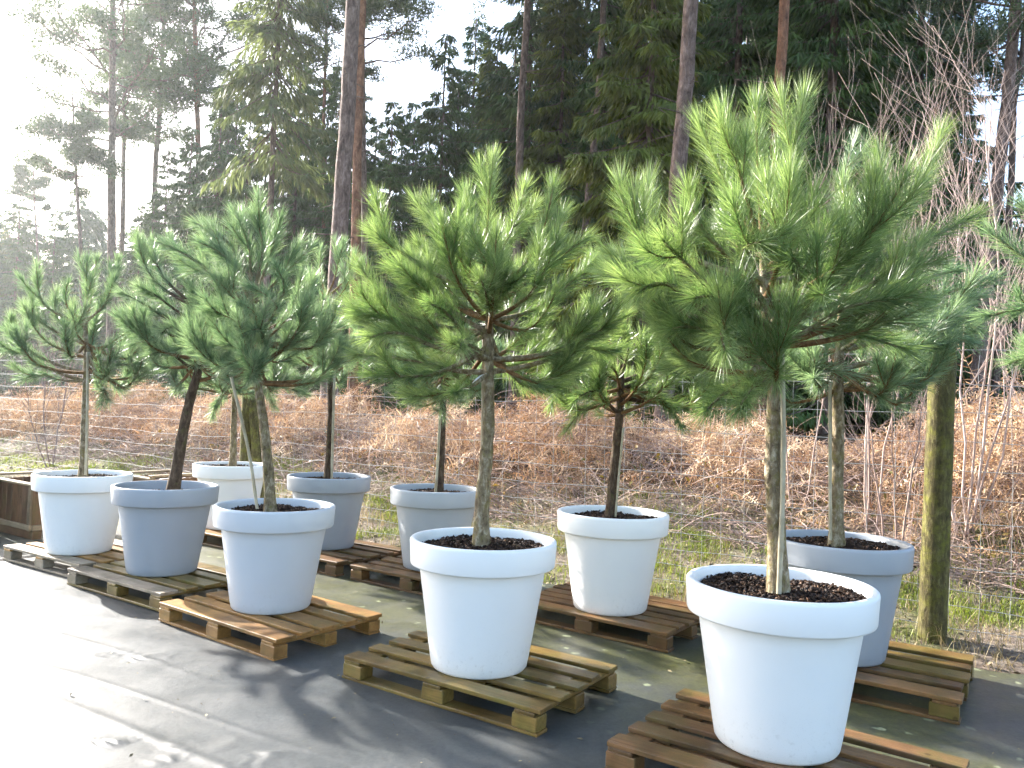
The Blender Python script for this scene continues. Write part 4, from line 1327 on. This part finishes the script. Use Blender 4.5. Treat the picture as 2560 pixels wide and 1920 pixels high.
def tall_pine(px, w, Y, label, H=24, crown=0, czoff=None, red=False, rot=None, cscale=1.0, stubs=10):
    """px: trunk centre line in the photograph, bottom to top; w: trunk width in pixels there"""
    pts = [at(x, y, Y) for x, y in px]
    p0, p1 = pts[0], pts[-1]
    g0 = hgt(p0[0], Y)
    slope = (p1 - p0) / (p1[2] - p0[2])
    foot = p0 + slope * (g0 - 0.3 - p0[2]) * 0.9
    foot[2] = g0 - 0.3
    top = p1 + slope * max(0.0, (g0 + H - p1[2])) * 0.6
    top[2] = g0 + H
    path = smooth_path([foot] + pts + ([top] if top[2] > p1[2] + 0.5 else []), 22)
    path[1:-1, :2] += rt.normal(0, 0.012, (20, 2))
    r = w / F_PX * Y / 2
    tz = np.clip((path[:, 2] - g0) / H, 0, 1)
    rad = r * (1.12 - 0.55 * tz - 0.35 * tz ** 6) * (1 + 0.35 * np.exp(-np.clip(path[:, 2] - g0 + 0.3, 0, 9) * 2.2))
    o0 = foot + np.array([0, 0, 0.3])
    root = tag(empty('tall_pine', o0), label, 'pine tree', pine_group)
    g_ = Geo()
    g_.add(*tubes(path[None] - o0, rad[None], 14))
    link('trunk', g_.mesh('trunk', [M['pine_bark_red' if red else 'pine_bark']], True), root)
    cm = PC[crown]
    ch = [10, 8, 6, 4][crown] * cscale
    cz = (czoff if czoff is not None else g0 + H - ch * 0.98)
    i = min(np.searchsorted(path[:, 2], cz), 21)
    c = link('crown', cm, root, path[i] * [1, 1, 0] + np.array([0, 0, cz]) - o0)
    c.rotation_euler = (0, 0, rt.uniform(0, 6.28) if rot is None else rot)
    c.scale = (cscale,) * 3
    # dead branch stubs on the bare trunk
    g_ = Geo()
    for _ in range(stubs):
        i = rt.integers(7, 20)
        if path[i, 2] > cz:
            continue
        a = rt.uniform(0, 6.28)
        l = rt.uniform(0.3, 1.3)
        q = path[i] - o0
        e = q + np.array([math.cos(a) * l, math.sin(a) * l, rt.uniform(-0.4, 0.2) * l])
        g_.add(*tubes(bez(q, (q + e) / 2 + rt.normal(0, 0.05, 3), e, np.linspace(0, 1, 4))[None], np.array([[0.02, 0.016, 0.012, 0.006]]), 4))
    if g_.n:
        link('dead_branches', g_.mesh('dead_branches', [M['pine_bark']], True), root)
    return root


tall_pine([(97, 700), (95, 640), (85, 480)], 7, 68, 'small far pine with a round crown, leftmost of the wood', 20.5, 3, cscale=1.1)
tall_pine([(203, 700), (200, 600), (183, 290)], 10, 50, 'thin pine with a small flat crown against the bright sky', 20.5, 3, 14.0, cscale=1.3)
tall_pine([(279, 700), (280, 400), (282, 20)], 21, 52, 'dark trunked pine with long branches reaching out over the bright sky', 36, 0, 17.5, cscale=1.75, rot=2.0)
tall_pine([(303, 700), (308, 500), (312, 230)], 13, 60, 'slim pine standing close behind the dark trunked one', 33, 2, 21.0, cscale=1.4)
tall_pine([(384, 650), (388, 430), (402, 225)], 15, 60, 'pine with a sunlit left edge and slightly bent trunk', 37, 1, 21.0, cscale=1.6)
tall_pine([(500, 600), (494, 320), (486, 0)], 15, 56, 'reddish sunlit pine above the blue green potted pines', 40, 0, 21.5, red=True, cscale=1.6)
tall_pine([(814, 700), (808, 400), (815, 130)], 11, 45, 'thin dark red pine left of the thick trunk', 28, 1, 19.0, red=True)
tall_pine([(822, 1010), (845, 640), (868, 300), (884, 0)], 41, 21, 'thickest pine trunk, sunlit along its left side', 26, 0, 15.5)
tall_pine([(880, 1020), (888, 640), (893, 400), (902, 100)], 24, 26, 'red brown pine close behind the thickest trunk', 27, 1, 18.0, red=True)
tall_pine([(915, 900), (912, 600), (905, 100)], 18, 32, 'grey pine just right of the thickest trunk', 27, 1, 15.0)
tall_pine([(1285, 900), (1296, 480), (1305, 240), (1319, 0)], 21, 30, 'slightly leaning pine behind the top of the middle potted pine', 28, 0, 17.0)
tall_pine([(1432, 1000), (1462, 590), (1490, 300), (1510, 0)], 19, 31, 'leaning pine between the middle and nearest potted pines', 28, 0, 19.0)
tall_pine([(1655, 1100), (1690, 510), (1712, 250), (1727, 0)], 41, 19.5, 'thick grey pine trunk just left of the nearest potted pine', 27, 0, 16.5)
tall_pine([(1893, 1080), (1935, 450), (1945, 250), (1961, 0)], 29, 21, 'pine with orange upper bark rising behind the nearest potted pine', 26, 0, 17.0, red=True)
tall_pine([(2140, 400), (2150, 270), (2165, 0)], 14, 38, 'far thin pine in front of the dark spruces', 28, 1, 21.0, red=True)
tall_pine([(2478, 600), (2500, 400), (2540, 0)], 31, 23, 'dark leaning pine behind the tall bare shrub', 25, 1, 12.5)
tall_pine([(2525, 500), (2535, 250), (2560, 90)], 17, 28, 'second dark pine at the right edge behind the shrub', 25, 1, 13.0)

# spruces
SPH = [27, 24, 21, 25]
SP = [spruce_mesh(80, 27, 'spruce_foliage', 4.3, 200, 66), spruce_mesh(81, 24, 'spruce_foliage', 3.9, 180, 68, 0.45), spruce_mesh(82, 21, 'spruce_foliage_sunlit', 3.8, 190, 80, 0.55, 0.03),
      spruce_mesh(83, 25, 'pale_foliage', 3.6, 150, 46, 0.85, 0.42)]
ST = [trunk_mesh(h, r, 'pine_bark', 90 + i) for i, (h, r) in enumerate(zip(SPH, (0.24, 0.2, 0.18, 0.17)))]
rs = np.random.default_rng(101)


def spruce(px, Y, kind, label, s=1.0, group='spruces of the dark wood', sz=1.0):
    p = at(px, 900, Y)
    root = tag(empty('spruce_tree', (p[0], Y, hgt(p[0], Y) - 0.1), rs.uniform(0, 6.28)), label, 'spruce', group)
    root.scale = (s, s, s * sz)
    link('trunk', ST[kind], root)
    link('crown', SP[kind], root)
    return root


spruce(655, 31, 3, 'pale green feathery drooping conifer left of the thickest trunk', 0.98)
spruce(1085, 38, 1, 'spruce with its pointed top clear against the white sky', 0.80)
spruce(1010, 44, 1, 'darker spruce beside the pointed one', 0.75)
spruce(1300, 36, 0, 'tall spruce with long dark tiers behind the leaning pine', 1.0)
spruce(1600, 25, 2, 'spruce with sunlit yellow green hanging sprays left of the thick grey trunk', 0.98)
spruce(1820, 30, 0, 'deep green spruce between the grey and orange pine trunks', 1.0)
spruce(2060, 28, 0, 'nearly black spruce behind the nearest potted pine', 1.05)
spruce(2290, 31, 0, 'dark spruce above the bare shrubs', 1.02)
mid = [(560, 46, 0, .72), (640, 52, 0, .8), (480, 60, 1, .8), (420, 66, 1, .75), (720, 42, 1, .82), (790, 48, 0, .78), (880, 40, 1, .70), (955, 36, 1, .62), (1160, 46, 0, .9), (1210, 40, 2, .95), (1380, 34, 2, .95), (1440, 42, 0, 1.05),
       (1530, 38, 1, 1.1), (1680, 36, 0, 1.1), (1760, 42, 1, 1.2), (1900, 37, 1, 1.2), (1980, 34, 2, 1.2), (2140, 38, 0, 1.1), (2210, 34, 2, 1.15), (2370, 40, 1, 1.0), (1050, 52, 0, .75), (1330, 52, 0, 1.05), (1600, 50, 0, 1.1), (1850, 52, 0, 1.1), (2080, 52, 0, 1.1),
       (2415, 44, 1, .66), (2490, 47, 1, .60), (2550, 44, 0, .52), (2620, 48, 1, .60), (450, 46, 1, .70), (520, 42, 1, .74), (395, 58, 0, .72), (335, 56, 1, .60), (365, 50, 1, .56), (440, 53, 0, .62), (470, 47, 1, .64), (545, 43, 1, .70), (530, 50, 1, .8), (600, 40, 1, .7), (690, 58, 0, .9), (850, 52, 0, .85), (920, 56, 0, .8), (985, 48, 0, .72), (1120, 40, 1, .75), (1260, 46, 1, 1.0), (1480, 34, 0, .95), (1560, 44, 0, 1.1), (1720, 50, 0, 1.2), (1940, 46, 0, 1.2), (2030, 44, 1, 1.2), (2260, 46, 0, 1.1), (2330, 50, 1, 1.1), (820, 38, 1, .72), (1180, 56, 1, .95), (1400, 58, 0, 1.1), (750, 60, 0, 0.95), (2440, 56, 1, 0.8), (2180, 58, 0, 1.1)]
ZONES = [(500, 'spruce in the gap right of the bent sunlit pine'), (640, 'spruce between the reddish sunlit pine and the pale feathery conifer'), (800, 'dark spruce behind the pale feathery conifer'),
         (940, 'dark spruce behind the thickest trunk and its neighbours'), (1130, 'spruce beside the pointed one under the white sky'), (1290, 'dark spruce left of the slightly leaning pine'),
         (1450, 'dark spruce between the two leaning pines'), (1700, 'dark spruce left of the thick grey trunk'), (1930, 'dark spruce between the grey and orange trunks'),
         (2120, 'black green spruce above the nearest potted pine'), (2300, 'dark spruce behind the far thin pine and bare shrubs'), (9999, 'dark spruce at the right behind the tall bare shrub')]
for (px, Y, kd, s) in mid:
    lab = next(t for lim, t in ZONES if px < lim)
    spruce(px, Y, kd, lab + (', front rank' if Y < 45 else ', back rank'), s, 'dense spruces between the pine trunks')
for i, px in enumerate((-60, -25, 5, 30, 62, 90, 120, 150, 178, 205, 235, 262, 290, 318, 345, 370, 395, 430)):
    spruce(px, 74 + 9 * ((i * 5) % 3), (0, 1, 2)[i % 3], 'taller far hazy spruce at the left edge of the picture' if px < 50 else 'far hazy spruce left of the dark trunked pine' if px < 275 else 'far hazy spruce between the dark trunked and reddish pines', (.85, .9, .86, .8, .7, .66, .68, .6, .58, .56, .54, .6, .62, .6, .68, .7, .72, .75)[i], 'far hazy spruces under the sky')
# far edge of the wood, one closed mass
gf = Geo()
for src, (x0, x1, Y0_, n_) in ((1, (-70, 70, 78, 80)),):
    me = SP[1]
    nv = len(me.vertices)
    co_ = np.empty(nv * 3, np.float32)
    me.vertices.foreach_get('co', co_)
    co_ = co_.reshape(-1, 3)
    # keep every second spray: it is far away
    v5 = co_[SP[1].attributes and (180 * 5 * 4):].reshape(-1, 5, 3)[::3]
    for i in range(n_):
        x = x0 + (x1 - x0) * (i + rs.random()) / n_
        Yy = Y0_ + rs.uniform(0, 16) + 6
        s = rs.uniform(0.78, 1.0) if x < -10 else rs.uniform(0.75, 1.0)
        a = rs.uniform(0, 6.28)
        w_ = (v5 + (v5 - v5[:, :1]) * 0.9) * s * np.array([1.7, 1.7, 1.0])
        w_ = np.stack([w_[..., 0] * math.cos(a) - w_[..., 1] * math.sin(a) + x, w_[..., 0] * math.sin(a) + w_[..., 1] * math.cos(a) + Yy, w_[..., 2] + 0.8], -1)
        ar = np.arange(len(v5))
        gf.add(w_.reshape(-1, 3), ar[:, None] * 5 + np.array([0, 1, 2, 3]), ar[:, None] * 5 + np.array([3, 2, 4]), rs.uniform(0.1, 0.5))
tag(link('far_woods', gf.mesh('far_woods', [M['spruce_foliage']])), 'far edge of the wood seen as one dark mass', 'woods', kind='stuff')

# ------------------------------------------------------------------ damp winter air
hz = bpy.data.materials.new('haze')
hz.use_nodes = True
hn = hz.node_tree
hn.nodes.remove(hn.nodes['Principled BSDF'])
pv = hn.nodes.new('ShaderNodeVolumePrincipled')
pv.inputs['Color'].default_value = (0.90, 0.95, 1.0, 1)
pv.inputs['Density'].default_value = 0.0004
pv.inputs['Anisotropy'].default_value = 0.72
hn.links.new(pv.outputs[0], hn.nodes['Material Output'].inputs['Volume'])
x0, x1, y0, y1, z0, z1 = -1300, 1300, -250, 1600, -1.5, 46
hv = [(a, b, c) for a in (x0, x1) for b in (y0, y1) for c in (z0, z1)]
hq = [(0, 1, 3, 2), (4, 6, 7, 5), (0, 4, 5, 1), (2, 3, 7, 6), (0, 2, 6, 4), (1, 5, 7, 3)]
tag(link('haze', mesh_np('haze', hv, hq, None, [hz])), 'thin bright haze in the low sun', 'haze', kind='stuff')
